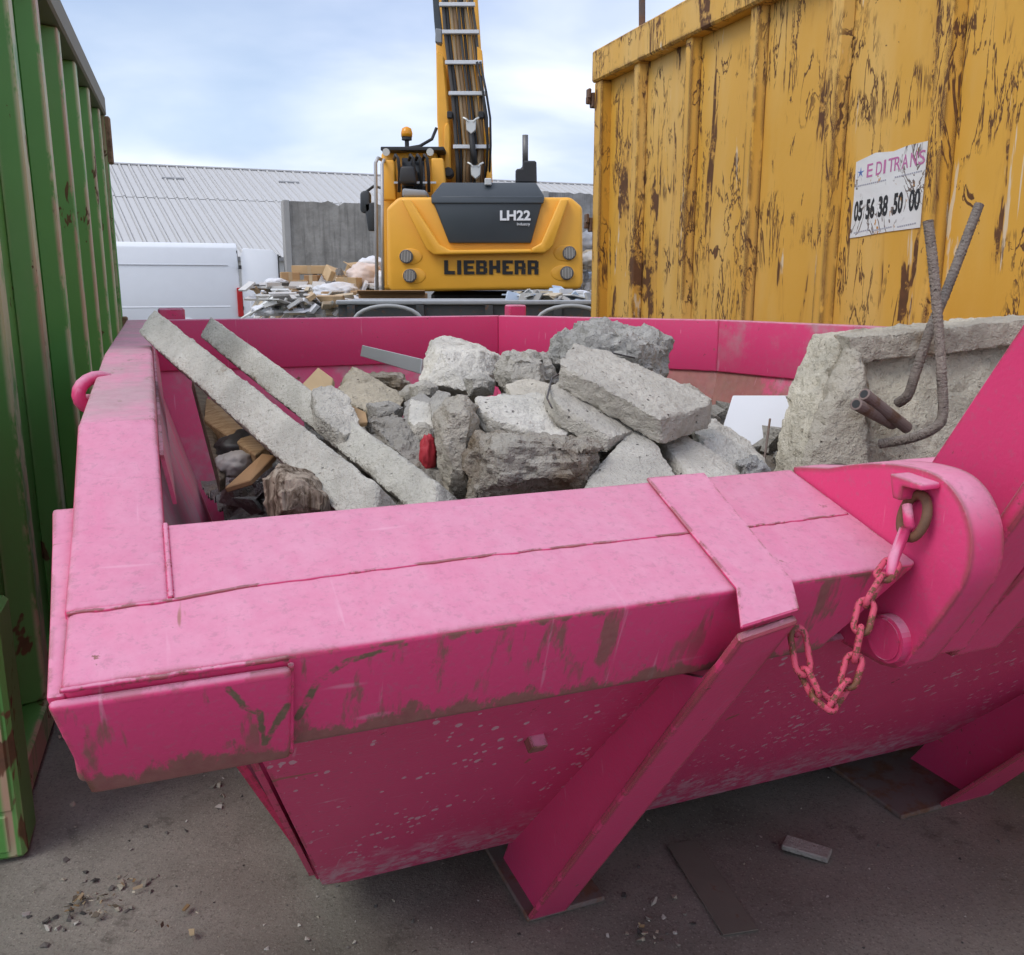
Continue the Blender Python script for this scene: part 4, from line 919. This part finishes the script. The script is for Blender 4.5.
for i in range(len(pts) - 1):
    a, b = pts[i], pts[i + 1]; dr_ = (a - b)
    q = dr_.to_track_quat('Z', 'Y').to_matrix() @ Matrix.Rotation(R(15) + (math.pi / 2) * (i % 2), 3, 'Z')
    o = link('link', LK, ch, RP, True); o.location = (a + b) / 2 - co; o.rotation_euler = q.to_euler(); o.scale = (1, 1, (dr_.length + .017) / .054)
m = MB(); c = S(1.085, .004, 1.183) - co
m.tube([c + rot2(Vector((.008 * math.sin(a), .021 * math.cos(a), .030 * math.sin(a))), UA) for a in [j * math.pi / 12 for j in range(24)]], .0072, 8, closed=True)
m.build('ring', steel((.20, .09, .05), .8, .6), ch, smooth=True)
hk = [S(1.078, .012, 1.198), S(1.07, -.004, 1.172)] + [at(*cpath[0]), at(893, 560, 1.235), at(890, 577, 1.21)]
MB().tube([p - co for p in hk], [.007, .008, .0085, .008, .007], 8).build('hook_bar', PK, ch, smooth=True)
MB().tube([S(.86, .02, 1.045) - co, S(.89, -.005, 1.04) - co, at(797, 632, 1.19) - co], .006, 8).build('shackle', PK, ch, smooth=True)

# ================================================================== RUBBLE
def hull_mesh(pts, voxel=.009):
    bm = bmesh.new(); [bm.verts.new(p) for p in pts]
    r = bmesh.ops.convex_hull(bm, input=bm.verts)
    bmesh.ops.delete(bm, geom=list({v for v in r['geom_interior'] + r['geom_unused'] if isinstance(v, bmesh.types.BMVert)}), context='VERTS')
    bmesh.ops.recalc_face_normals(bm, faces=bm.faces)
    planes = []
    for f in bm.faces:
        n, d_ = f.normal.copy(), f.normal.dot(f.verts[0].co)
        if not any(n.dot(q) > .985 and abs(d_ - e_) < .01 for q, e_ in planes): planes.append((n, d_))
    me = bpy.data.meshes.new('hull'); bm.to_mesh(me); bm.free()
    o = bpy.data.objects.new('hull', me); COL.objects.link(o); md = o.modifiers.new('r', 'REMESH'); md.mode = 'VOXEL'; md.voxel_size = voxel
    bpy.context.view_layer.update()
    me2 = bpy.data.meshes.new_from_object(o.evaluated_get(bpy.context.evaluated_depsgraph_get()))
    bpy.data.objects.remove(o); bpy.data.meshes.remove(me); return me2, planes
def rock(name, label, pts, mat, cat, group, seed, lump=.008, grain=.003, chip=.010, voxel=.0065, smoothtop=None, cell=.0):
    pts = [Vector(p) for p in pts]; c = sum(pts, Vector()) / len(pts); c.z = min(p.z for p in pts)
    me, planes = hull_mesh([p - c for p in pts], voxel)
    sd_ = Vector((seed * 7.3, seed * 2.1, seed))
    nv_ = [v.normal.copy() for v in me.vertices]
    for v, n in zip(me.vertices, nv_):
        p = v.co.copy()
        for _ in (0, 1):
            dm, nq = max(((q.dot(p) - e_, q) for q, e_ in planes), key=lambda t_: t_[0]); p = p - nq * dm
        n = (n + nq * 1.5).normalized()
        ds = sorted(abs(q.dot(p) - e_) for q, e_ in planes)
        ed = ds[1] if len(ds) > 1 else 1
        k = math.exp(-ed / max(chip, 1e-4))
        nz = noise.noise(p * 24 + sd_)
        off = -chip * k * (1.9 * max(0, nz - .08) + .5 * max(0, noise.noise(p * 60 + sd_)))
        flat = 1.0
        if smoothtop is not None and n.dot(smoothtop) > .8: flat = .25
        off += flat * (lump * .6 * noise.fractal(p * 6 + sd_, .8, 2, 5) + grain * noise.fractal(p * 55 + sd_, .6, 2, 3) - lump * 1.1 * max(0, noise.noise(p * 13 + sd_ * 2) - .12))
        if cell: off += flat * cell * (noise.cell(p * 16 + sd_ + Vector((noise.noise(p * 9), noise.noise(p * 9 + sd_), 0)) * 1.5) - .5)
        v.co = p + n * off
    o = link(name, me, None, mat, True); me.set_sharp_from_angle(angle=R(28)); o.location = c; tag(o, label, cat, group); return o
def slab_pts(px, th, direction=None):
    top = [at(*q) for q in px]
    n = Vector((0, 0, 0))
    for i in range(len(top)): n += (top[i] - top[0]).cross(top[(i + 1) % len(top)] - top[0])
    n.normalize()
    if n.z > 0: n = -n
    if direction is not None: n = Vector(direction).normalized()
    return top + [p + n * th for p in top], -n
def blob_pts(px, s, b, back=None, shrink=.55):
    cx_ = sum(p[0] for p in px) / len(px); cy_ = sum(p[1] for p in px) / len(px)
    out_ = [at(p[0], p[1], s + (p[2] if len(p) > 2 else 0)) for p in px]
    out_ += [at(cx_ + (p[0] - cx_) * shrink, cy_ + (p[1] - cy_) * shrink - 2, s - b) for p in px]
    out_ += [at(cx_ + (p[0] - cx_) * .85, cy_ + (p[1] - cy_) * .85, s + (back or b)) for p in px]
    return out_
CG, CW, CB_, CC = concrete((.55, .515, .45)), concrete((.72, .68, .60), .7, .1), concrete((.46, .42, .355), 1.0, .8), concrete((.54, .46, .33), .8, .2)
CP_ = concrete((.52, .495, .43), .7, .1, .6); CD = concrete((.35, .345, .335), 1.0, .1); CY = concrete((.62, .585, .515), .6, .0, 1.3)
RG = 'broken concrete in the skip'
# the fill below the pieces that can be told apart
m = MB(); nu, nvv = 70, 90; rows = []
for j in range(nvv + 1):
    row = []
    for i in range(nu + 1):
        u = .26 + (2.60 - .26) * i / nu; v = .36 + (3.35 - .36) * j / nvv
        if u > 1.5: v = min(v, 3.45 - (u - 1.5) * .85)
        e = min(1, .3 + (u - .26) / .35) * min(1, (2.6 - u) / .5)
        z = .75 + .36 * e * math.exp(-((v - 1.15) / 1.1) ** 2) - .10 * max(0, v - 2)
        z += .05 * noise.fractal(Vector((u * 5, v * 5, 1)), .8, 2, 5) + .04 * abs(noise.noise(Vector((u * 17, v * 17, 4))))
        row.append(m.bm.verts.new(S(u, v, z)))
    rows.append(row)
for j in range(nvv):
    for i in range(nu): m.bm.faces.new((rows[j][i], rows[j][i + 1], rows[j + 1][i + 1], rows[j + 1][i]))
fill = m.build('rubble_fill', concrete((.20, .185, .16), 1.0, .6), smooth=True); fill['kind'] = 'stuff'; tag(fill, 'dirt and fine rubble filling the pink skip under the big pieces', 'rubble')
rnd = random.Random(3); m = MB()
for k in range(800):
    u, v = rnd.uniform(.3, 1.6), rnd.uniform(.4, 2.4); e = min(1, .3 + (u - .26) / .35) * min(1, (2.6 - u) / .5)
    z = .77 + .36 * e * math.exp(-((v - 1.15) / 1.1) ** 2); r_ = rnd.uniform(.012, .05)
    p = S(u, v, z + r_ * .4); q = [p + Vector((rnd.uniform(-1, 1), rnd.uniform(-1, 1), rnd.uniform(-.7, .9))) * r_ for _ in range(9)]
    vs_ = m.verts(q); r2 = bmesh.ops.convex_hull(m.bm, input=vs_)
    bmesh.ops.delete(m.bm, geom=list({x for x in r2['geom_interior'] + r2['geom_unused'] if isinstance(x, bmesh.types.BMVert)}), context='VERTS')
frag = m.build('rubble_fragments', concrete((.34, .32, .28), 1.0, .3)); frag['kind'] = 'stuff'; tag(frag, 'small loose concrete fragments scattered between the big pieces in the skip', 'rubble')

def post(name, label, a, b, wa, wb, th, seed, up_w):          # long concrete post between two points; its wide face looks up and at the viewer
    a, b = Vector(a), Vector(b); t_ = (b - a).normalized(); look = (Vector((-.25, -1, up_w)) ).normalized()
    n_ = (look - t_ * look.dot(t_)).normalized(); w_ = t_.cross(n_)
    pts = []
    for p, w in ((a, wa), (b, wb)):
        for i in (-1, 1):
            for j in (0, -1): pts.append(p + w_ * w / 2 * i + n_ * th * j + t_ * .02 * i * (1 if p is a else 2))
    return rock(name, label, pts, CP_, 'post', 'concrete posts in the skip', seed, .003, .0016, .007, .007)
post('concrete_post', 'long grey concrete post resting on the left rim of the skip', at(146, 320, 2.40), at(374, 512, 1.50), .074, .080, .085, 2, .75)
post('concrete_post', 'shorter concrete post lying behind the first, its end broken', at(205, 326, 2.70), at(436, 505, 1.58), .066, .068, .085, 5, .55)
P, n = slab_pts([(312, 388, 1.98), (333, 384, 2.0), (350, 398, 1.97), (362, 428, 1.9), (345, 436, 1.86), (318, 414, 1.9)], .05); rock('concrete_chunk', 'small tilted concrete plate lying across the shorter post', P, CG, 'rubble', RG, 7, .006, .003, .009)
rock('concrete_boulder', 'rounded concrete lump with brown soil crust, front middle', blob_pts([(464, 452), (474, 433), (520, 428), (575, 432), (606, 445), (604, 470), (590, 500), (466, 505)], 1.66, .10, .16), CB_, 'rubble', RG, 11, .014, .007, .012, .0065, cell=.006)
rock('concrete_boulder', 'tall pale grey chunk standing left of the brown-crusted lump', blob_pts([(434, 415), (446, 396), (466, 393), (481, 405), (478, 440), (473, 500), (446, 500), (436, 460)], 1.74, .07, .15), CG, 'rubble', RG, 13, .010, .004, .010, .0065)
P, n = slab_pts([(476, 397, 1.84), (505, 391, 1.90), (540, 391, 1.92), (580, 425, 1.78), (560, 440, 1.72), (500, 422, 1.72), (477, 408, 1.76)], .036); rock('concrete_slab', 'flat grey slab with wavy front edge on top of the brown-crusted lump', P, CY, 'rubble', RG, 17, .007, .0035, .010, .0065)
P, n = slab_pts([(546, 388, 1.82), (560, 380, 1.86), (643, 422, 1.84), (644, 428, 1.80), (612, 438, 1.70), (560, 406, 1.74)], .035); rock('concrete_slab', 'stepped grey slab lying below the longest slab', P, CY, 'rubble', RG, 19, .004, .002, .008, .0065)
P, n = slab_pts([(572, 341, 1.95), (610, 352, 1.98), (712, 399, 1.90), (708, 406, 1.84), (662, 420, 1.70), (557, 362, 1.80)], .055, (.1, .30, -.95)); rock('concrete_slab', 'longest thick grey slab lying on top of the heap', P, CY, 'rubble', RG, 23, .006, .003, .009, .0065)
rock('concrete_boulder', 'big rough grey boulder at the top back of the heap', blob_pts([(540, 362), (552, 335), (575, 320), (602, 316), (650, 327), (672, 338), (670, 375), (660, 400), (560, 395)], 2.35, .14, .2), concrete((.54, .52, .475), 1.0, 0), 'rubble', RG, 29, .020, .008, .018, .010, cell=.010)
rock('concrete_boulder', 'grey rounded boulder between the white block and the big boulder', blob_pts([(493, 372), (505, 353), (530, 347), (552, 352), (560, 385), (545, 400), (500, 400)], 2.2, .10, .14), CG, 'rubble', RG, 31, .014, .006, .014, .009, cell=.008)
rock('concrete_block', 'pale whitish block of broken stone left of the boulders', [at(*q) for q in [(418, 380, 2.45), (430, 337, 2.55), (448, 335, 2.6), (478, 344, 2.55), (503, 357, 2.5), (487, 384, 2.33), (470, 392, 2.3), (425, 384, 2.36), (440, 352, 2.36), (480, 350, 2.4), (455, 345, 2.75), (500, 380, 2.65), (425, 400, 2.6), (480, 405, 2.5)]], CW, 'rubble', RG, 37, .008, .004, .010, .0065)
P, n = slab_pts([(634, 425, 1.80), (650, 430, 1.78), (682, 486, 1.60), (672, 494, 1.57), (580, 494, 1.55), (590, 474, 1.62)], .06); rock('concrete_slab', 'smooth triangular grey slab leaning against the front rim', P, CY, 'rubble', RG, 41, .003, .0015, .006, .008)
P, n = slab_pts([(656, 431, 1.86), (676, 427, 1.90), (744, 472, 1.78), (738, 482, 1.70), (690, 480, 1.68)], .036); rock('concrete_slab', 'narrow grey slab sloping down right of the triangular slab', P, CY, 'rubble', RG, 43, .005, .002, .008, .0065)
rock('concrete_block', 'whitish broken block right of the narrow slab', [at(*q) for q in [(690, 422, 2.05), (712, 416, 2.1), (745, 436, 2.1), (771, 466, 1.95), (768, 480, 1.9), (705, 462, 1.84), (740, 480, 1.85), (700, 440, 1.9), (740, 440, 2.3), (700, 470, 2.2)]], CW, 'rubble', RG, 47, .008, .004, .010, .0065)
rock('concrete_block', 'cream coloured stone block behind the posts', [at(*q) for q in [(336, 385, 2.4), (352, 366, 2.5), (368, 372, 2.5), (405, 396, 2.4), (402, 410, 2.25), (372, 414, 2.2), (340, 400, 2.25), (350, 372, 2.7), (400, 400, 2.7), (370, 430, 2.3)]], CC, 'rubble', RG, 53, .010, .004, .012, .0065)
rock('concrete_block', 'gravelly grey-brown stone behind the cream block', blob_pts([(360, 376), (380, 369), (402, 371), (412, 382), (408, 396), (375, 396)], 2.75, .07, .1), CB_, 'rubble', RG, 59, .010, .006, .012, .009, cell=.008)
P, n = slab_pts([(366, 416, 2.0), (394, 408, 2.05), (425, 440, 1.92), (452, 482, 1.78), (446, 494, 1.74), (392, 446, 1.86)], .09); rock('concrete_slab', 'dark grey gravelly slab beside the shorter post', P, CD, 'rubble', RG, 61, .010, .006, .012, .0065, cell=.006)
rock('concrete_chunk', 'dark angular chunk under the whitish block', [at(*q) for q in [(402, 402, 2.15), (420, 392, 2.2), (436, 400, 2.15), (430, 430, 2.0), (418, 438, 1.98), (404, 425, 2.02), (428, 405, 2.3), (410, 440, 2.2)]], concrete((.36, .35, .335), .6, 0), 'rubble', RG, 67, .006, .003, .008)
rock('concrete_chunk', 'pale small chunk wedged left of the tall chunk', [at(*q) for q in [(428, 398, 2.05), (437, 388, 2.1), (452, 392, 2.1), (446, 412, 1.95), (432, 420, 1.95), (440, 400, 2.2), (436, 425, 2.1)]], CG, 'rubble', RG, 71, .005, .003, .007)
rock('concrete_chunk', 'small grey chunk in the gap below the white block', blob_pts([(408, 385), (424, 378), (440, 386), (436, 402), (412, 404)], 2.3, .04, .08), CG, 'rubble', RG, 73, .007, .004, .008)
rock('concrete_chunk', 'small pale chunk between flat slab and rounded boulder', blob_pts([(462, 378), (480, 372), (498, 380), (494, 396), (468, 398)], 2.15, .05, .08), CG, 'rubble', RG, 79, .007, .004, .008)
rock('concrete_chunk', 'jagged dark stone at the right foot of the whitish block', blob_pts([(736, 462), (752, 452), (770, 468), (768, 486), (738, 486)], 1.86, .04, .08), CD, 'rubble', RG, 83, .008, .005, .009, cell=.006)
rock('concrete_chunk', 'grey stone filling the gap behind the triangular slab', blob_pts([(596, 440), (620, 436), (642, 446), (640, 474), (600, 476)], 1.9, .05, .12), CD, 'rubble', RG, 89, .007, .004, .008)
rock('concrete_chunk', 'grey lump under the longest slab at the back', blob_pts([(640, 400), (672, 396), (700, 408), (706, 432), (650, 436)], 2.15, .06, .16), CG, 'rubble', RG, 91, .008, .004, .009)

rock('concrete_chunk', 'grey lump in the gap between cream block and white block', blob_pts([(398, 392), (410, 384), (424, 392), (424, 412), (402, 416)], 2.42, .05, .1), CG, 'rubble', RG, 113, .007, .004, .008)
rock('concrete_chunk', 'pale stone wedged behind the red bag', blob_pts([(404, 430), (420, 420), (440, 428), (438, 452), (410, 456)], 2.0, .05, .1), CG, 'rubble', RG, 127, .007, .004, .008)
rock('concrete_chunk', 'grey stone behind the dark gravelly slab and cream block', blob_pts([(366, 404), (388, 400), (404, 408), (400, 428), (370, 428)], 2.2, .05, .1), CD, 'rubble', RG, 131, .007, .004, .008)
rock('concrete_chunk', 'grey stone between the big boulder and the whitish right block', blob_pts([(668, 386), (690, 384), (706, 396), (704, 420), (672, 420)], 2.3, .06, .1), CG, 'rubble', RG, 137, .007, .004, .008)
P, n = slab_pts([(410, 398, 2.12), (432, 404, 2.1), (437, 430, 1.98), (425, 436, 1.95), (408, 420, 2.02)], .05); rock('concrete_slab', 'small flat grey shard leaning beside the tall pale chunk', P, CY, 'rubble', RG, 139, .004, .002, .006)
P, n = slab_pts([(505, 384, 2.08), (528, 376, 2.12), (552, 384, 2.08), (546, 398, 1.98), (512, 398, 1.98)], .05); rock('concrete_slab', 'small flat shard under the rounded boulder', P, CY, 'rubble', RG, 149, .004, .002, .006)
# block with a moulded frame, rebar and pipe ends
blk = thing('concrete_block', 'large broken concrete block with recessed face, bent rebar and pipe stubs', 'rubble', at(900, 470, 1.95) - Vector((0, 0, .0)), 0, RG)
bo = Vector(blk.location)
def bpart(name, P, mat, seed, **k):
    o = rock(name, '', P, mat, '', None, seed, **k)
    for key in ('label', 'category'): del o[key]
    o.location = o.location - bo; o.parent = blk; return o
F = [(842, 338), (1060, 316), (1075, 500), (800, 500), (812, 440)]
SB = 1.93
front = [at(846, 340, SB), at(1062, 318, SB + .10), at(1066, 520, SB + .02), (at(800, 520, SB - .12)), at(822, 400, SB - .04)]
back = [p + Vector((-.02, .17, .005)) for p in front]
bpart('core', [p + Vector((0, .035, 0)) for p in front] + back, concrete((.66, .60, .47), 1.0, .1), 97, lump=.007, grain=.004, chip=.008, voxel=.008)
CBK = concrete((.46, .42, .345), .8, .3)
def bar3(p, q, w, d_, seed):
    t_ = (q - p).normalized(); n_ = Vector((0, 1, 0)); s_ = t_.cross(n_).normalized()
    return bpart('frame_edge', [a_ + s_ * w / 2 * i + Vector((0, j, 0)) for a_ in (p, q) for i in (-1, 1) for j in (-.062, d_)], CBK, seed, lump=.006, grain=.003, chip=.010, voxel=.008)
bar3(front[0] + Vector((0, .03, -.02)), front[1] + Vector((0, .03, -.02)), .058, .05, 101)
bpart('broken_side', [at(846, 342, SB), at(862, 350, SB - .05), at(868, 420, SB - .06), at(870, 500, SB - .10), at(792, 500, SB - .10), at(806, 440, SB - .05), at(826, 385, SB - .01), at(842, 345, SB + .16), at(870, 360, SB + .16), at(800, 500, SB + .1), at(870, 500, SB + .1)], CBK, 103, lump=.007, grain=.003, chip=.010, voxel=.007)
bar3(front[1] + Vector((-.03, .02, 0)), front[2] + Vector((-.03, .0, 0)), .06, .05, 107)
RB = concrete((.27, .225, .19), 1.0, .3)
def rebar(path, r, seed):
    P_ = [at(*q) for q in path]; pts = []
    for i in range(len(P_) - 1):
        p0, p1, p2, p3 = P_[max(i - 1, 0)], P_[i], P_[i + 1], P_[min(i + 2, len(P_) - 1)]
        for k in range(40):
            t_ = k / 40; pts.append(.5 * ((2 * p1) + (p2 - p0) * t_ + (2 * p0 - 5 * p1 + 4 * p2 - p3) * t_ ** 2 + (3 * p1 - p0 - 3 * p2 + p3) * t_ ** 3))
    pts.append(P_[-1])
    rad = [r * (1.0 + .09 * (i % 3 == 0) + .16 * noise.noise(Vector((i * .9, seed, 0)))) for i in range(len(pts))]
    MB().tube([p - bo for p in pts], rad, 9).build('rebar', RB, blk, smooth=True)
rebar([(928, 221, 1.80), (933, 262, 1.80), (938, 320, 1.80), (942, 380, 1.80), (943, 412, 1.80), (937, 426, 1.80), (915, 437, 1.82), (880, 444, 1.88)], .0098, 1)
rebar([(979, 205, 1.90), (964, 245, 1.89), (946, 292, 1.87), (930, 330, 1.85), (915, 375, 1.85), (908, 395, 1.86), (898, 403, 1.89)], .0098, 2)
for a_, b_ in (((856, 404, 1.79), (893, 424, 1.90)), ((864, 394, 1.80), (907, 428, 1.90))):
    p, q = at(*a_), at(*b_); ax = (q - p).normalized()
    pipe = MB().tube([p - bo, q - bo], .0125, 16).build('pipe_stub', steel((.23, .17, .15), .8, .4), blk, .001)
    MB().tube([p - bo - ax * .0006, p - bo + ax * .002], .0085, 16).build('bore_shade', BLACK(), pipe)  # flat black disc painted as the shaded hollow of a solid stub

# other things lying in the skip
def board(name, label, q, th, mat, cat, group=None, bev=.002):
    P_ = [at(*x) for x in q]; c = sum(P_, Vector()) / len(P_); n_ = (P_[1] - P_[0]).cross(P_[-1] - P_[0]).normalized()
    if n_.z > 0: n_ = -n_
    o = MB().prism([p - c for p in P_], n_ * th).build(name, mat, None, bev); o.location = c; tag(o, label, cat, group); return o
board('white_board', 'smooth white board standing between the rubble and the rebar block', [(733, 395, 2.35), (812, 395, 2.35), (806, 500, 2.15), (700, 500, 2.15)], .018, plain('white laminate', (.70, .71, .73), .4, 0, .03), 'board')
MB_ = MB().tube([Vector((0, 0, 0)), at(764, 462, 2.02) - at(770, 419, 2.1)], .0025, 6).build('wire', steel((.16, .12, .10), .7, .5)); MB_.location = at(770, 419, 2.1); tag(MB_, 'thin rusty wire standing in front of the white board', 'wire')
board('metal_strip', 'pale flat metal strip leaning on the far pink wall', [(362, 345, 3.6), (422, 359, 3.3), (420, 374, 3.3), (360, 356, 3.6)], .012, plain('zinc strip', (.46, .48, .48), .4, .2), 'strip')
board('timber_board', 'worn brown timber board leaning on the left wall behind the long post', [(206, 398, 2.35), (232, 402, 2.3), (268, 446, 1.95), (255, 455, 1.9), (204, 420, 2.2)], .05, wood(), 'board')
board('timber_board', 'dark timber strip standing against the left skip wall', [(192, 378, 2.6), (204, 380, 2.6), (226, 476, 1.9), (220, 480, 1.85)], .03, wood((.10, .075, .05), (.24, .18, .12)), 'board')
board('cardboard_sheet', 'bent brown cardboard sheet in the gap under the long post', [(224, 488, 1.75), (262, 453, 1.85), (275, 455, 1.85), (250, 480, 1.75)], .012, CB3, 'cardboard')
board('cardboard_sheet', 'small tan cardboard piece behind the two posts', [(302, 384, 2.6), (318, 367, 2.7), (333, 378, 2.65), (330, 400, 2.5), (312, 402, 2.45)], .02, CB2, 'cardboard')
board('cardboard_sheet', 'folded tan cardboard strip beside the small tilted plate', [(352, 405, 1.99), (366, 412, 1.99), (368, 422, 1.96), (352, 424, 1.95)], .015, CB, 'cardboard')
def log_mat():
    t = NT('split log'); n = t.noise(5, 7, .7, t.map((9, 9, 1.2)), .8)
    return t.out(t.mix(t.step(n, .35, .65), (.075, .05, .032), (.40, .33, .26)), .9, t.bump(n, .8, .012), 0, .2)
rock('split_log', 'streaked brown chunk of wood below the long post near the front rim', blob_pts([(260, 478), (278, 462), (312, 470), (346, 500), (340, 530), (266, 530)], 1.62, .08, .12), log_mat(), 'log', None, 109, lump=.012, grain=.004, chip=.012)
bag('red_bag', 'small crumpled red bag squeezed between the rocks', 428, 455, 1.83, .034, .080, .05, 21, plain('red plastic', (.40, .022, .035), .65, 0, .4, 45), 'bag')
bag('plastic_scrap', 'crumpled pale plastic scrap in the dark gap by the left wall', 236, 464, 1.95, .08, .06, .1, 22, plain('pale scrap', (.42, .38, .34), .6, 0, .3, 30), 'scrap')
bag('plastic_scrap', 'dark crumpled scrap under the timber board', 246, 450, 2.05, .14, .09, .12, 23, plain('dark scrap', (.035, .032, .03), .5, 0, .3, 30), 'scrap')
MB_ = MB().tube([at(*q) - at(556, 372, 1.95) for q in ((552, 408, 1.72), (547, 398, 1.74), (552, 378, 1.9), (580, 362, 2.1), (608, 352, 2.2), (635, 358, 2.2))], .002, 6).build('wire', steel((.10, .09, .09), .6, .2), smooth=True); MB_.location = at(556, 372, 1.95); tag(MB_, 'thin dark wire curling over the top of the heap', 'wire')

# ================================================================== SMALL THINGS ON THE GROUND
o = MB().prism([(-.062, -.026, 0), (.058, -.030, 0), (.064, .022, 0), (-.056, .030, 0)], (0, 0, .016)).build('broken_tile', concrete((.30, .285, .255), .5, .1), None, .003); p = at(806, 853, 2.43); o.location = (p.x, p.y, .006); o.rotation_euler = (.02, .03, R(-25)); tag(o, 'flat grey broken tile lying on the ground before the skip', 'tile')
o = MB().box((-.045, -.19, 0), (.045, .17, .003)).build('steel_plate', steel((.17, .155, .128), .9, .1), None, .001); p = at(708, 872, 2.3); o.location = (p.x, p.y, .004); o.rotation_euler = (0, 0, R(12)); tag(o, 'thin dark plate lying flat on the ground between the skip feet', 'plate')
rnd = random.Random(8); m = MB(); idx = []
spots = [(rnd.uniform(-1.3, 1.9), rnd.uniform(1.1, 3.2), rnd.uniform(.002, .006)) for _ in range(420)]
for (px, py, n_, sp, sz) in ((82, 907, 26, .07, .011), (130, 885, 14, .05, .011), (222, 800, 5, .03, .012), (196, 780, 6, .05, .012), (655, 925, 16, .05, .011), (300, 935, 14, .10, .008), (600, 820, 10, .10, .008), (880, 880, 8, .12, .007), (240, 770, 4, .03, .014), (110, 835, 6, .1, .009)):
    p = at(px, py, 1); k = -CAM_H / ray(px, py).z; c = Vector((0, 0, CAM_H)) + ray(px, py) * k
    spots += [(c.x + rnd.gauss(0, sp), c.y + rnd.gauss(0, sp), rnd.uniform(.3, 1.2) * sz) for _ in range(n_)]
gmats = [plain('stone%d' % i, c_, .9) for i, c_ in enumerate(((.30, .27, .21), (.10, .09, .08), (.20, .18, .15), (.36, .34, .30), (.05, .047, .042)))]
for x, y, r_ in spots:
    z = gz(x, y); n0 = len(m.bm.faces)
    q = [Vector((x, y, z + r_ * .35)) + Vector((rnd.uniform(-1, 1), rnd.uniform(-1, 1), rnd.uniform(-.6, .7))) * r_ for _ in range(8)]
    v_ = m.verts(q); r2 = bmesh.ops.convex_hull(m.bm, input=v_)
    bmesh.ops.delete(m.bm, geom=list({x_ for x_ in r2['geom_interior'] + r2['geom_unused'] if isinstance(x_, bmesh.types.BMVert)}), context='VERTS')
    k = rnd.randrange(5); m.bm.faces.ensure_lookup_table()
    for f in m.bm.faces[n0:]: f.material_index = k
me = m.done(); [me.materials.append(x) for x in gmats]
o = link('gravel', me); o['kind'] = 'stuff'; tag(o, 'loose grit and pebbles strewn over the dirty ground', 'gravel')

lv = []
for (px, py, n_, sp) in ((85, 906, 26, .035), (105, 912, 10, .03), (130, 888, 8, .03), (175, 925, 6, .06), (652, 935, 10, .03), (560, 845, 5, .05), (48, 742, 8, .05)):
    c = Vector((0, 0, CAM_H)) + ray(px, py) * (-CAM_H / ray(px, py).z); lv.append((c + Vector((0, 0, .008)), sp, sp, .006, n_))
o = litter_bits('dry_leaves', 'dry brown leaf scraps and crumbs lying in small clumps on the ground', lv, [(.20, .13, .06), (.34, .27, .16), (.09, .07, .045), (.44, .40, .30)], 14, .003, .008)
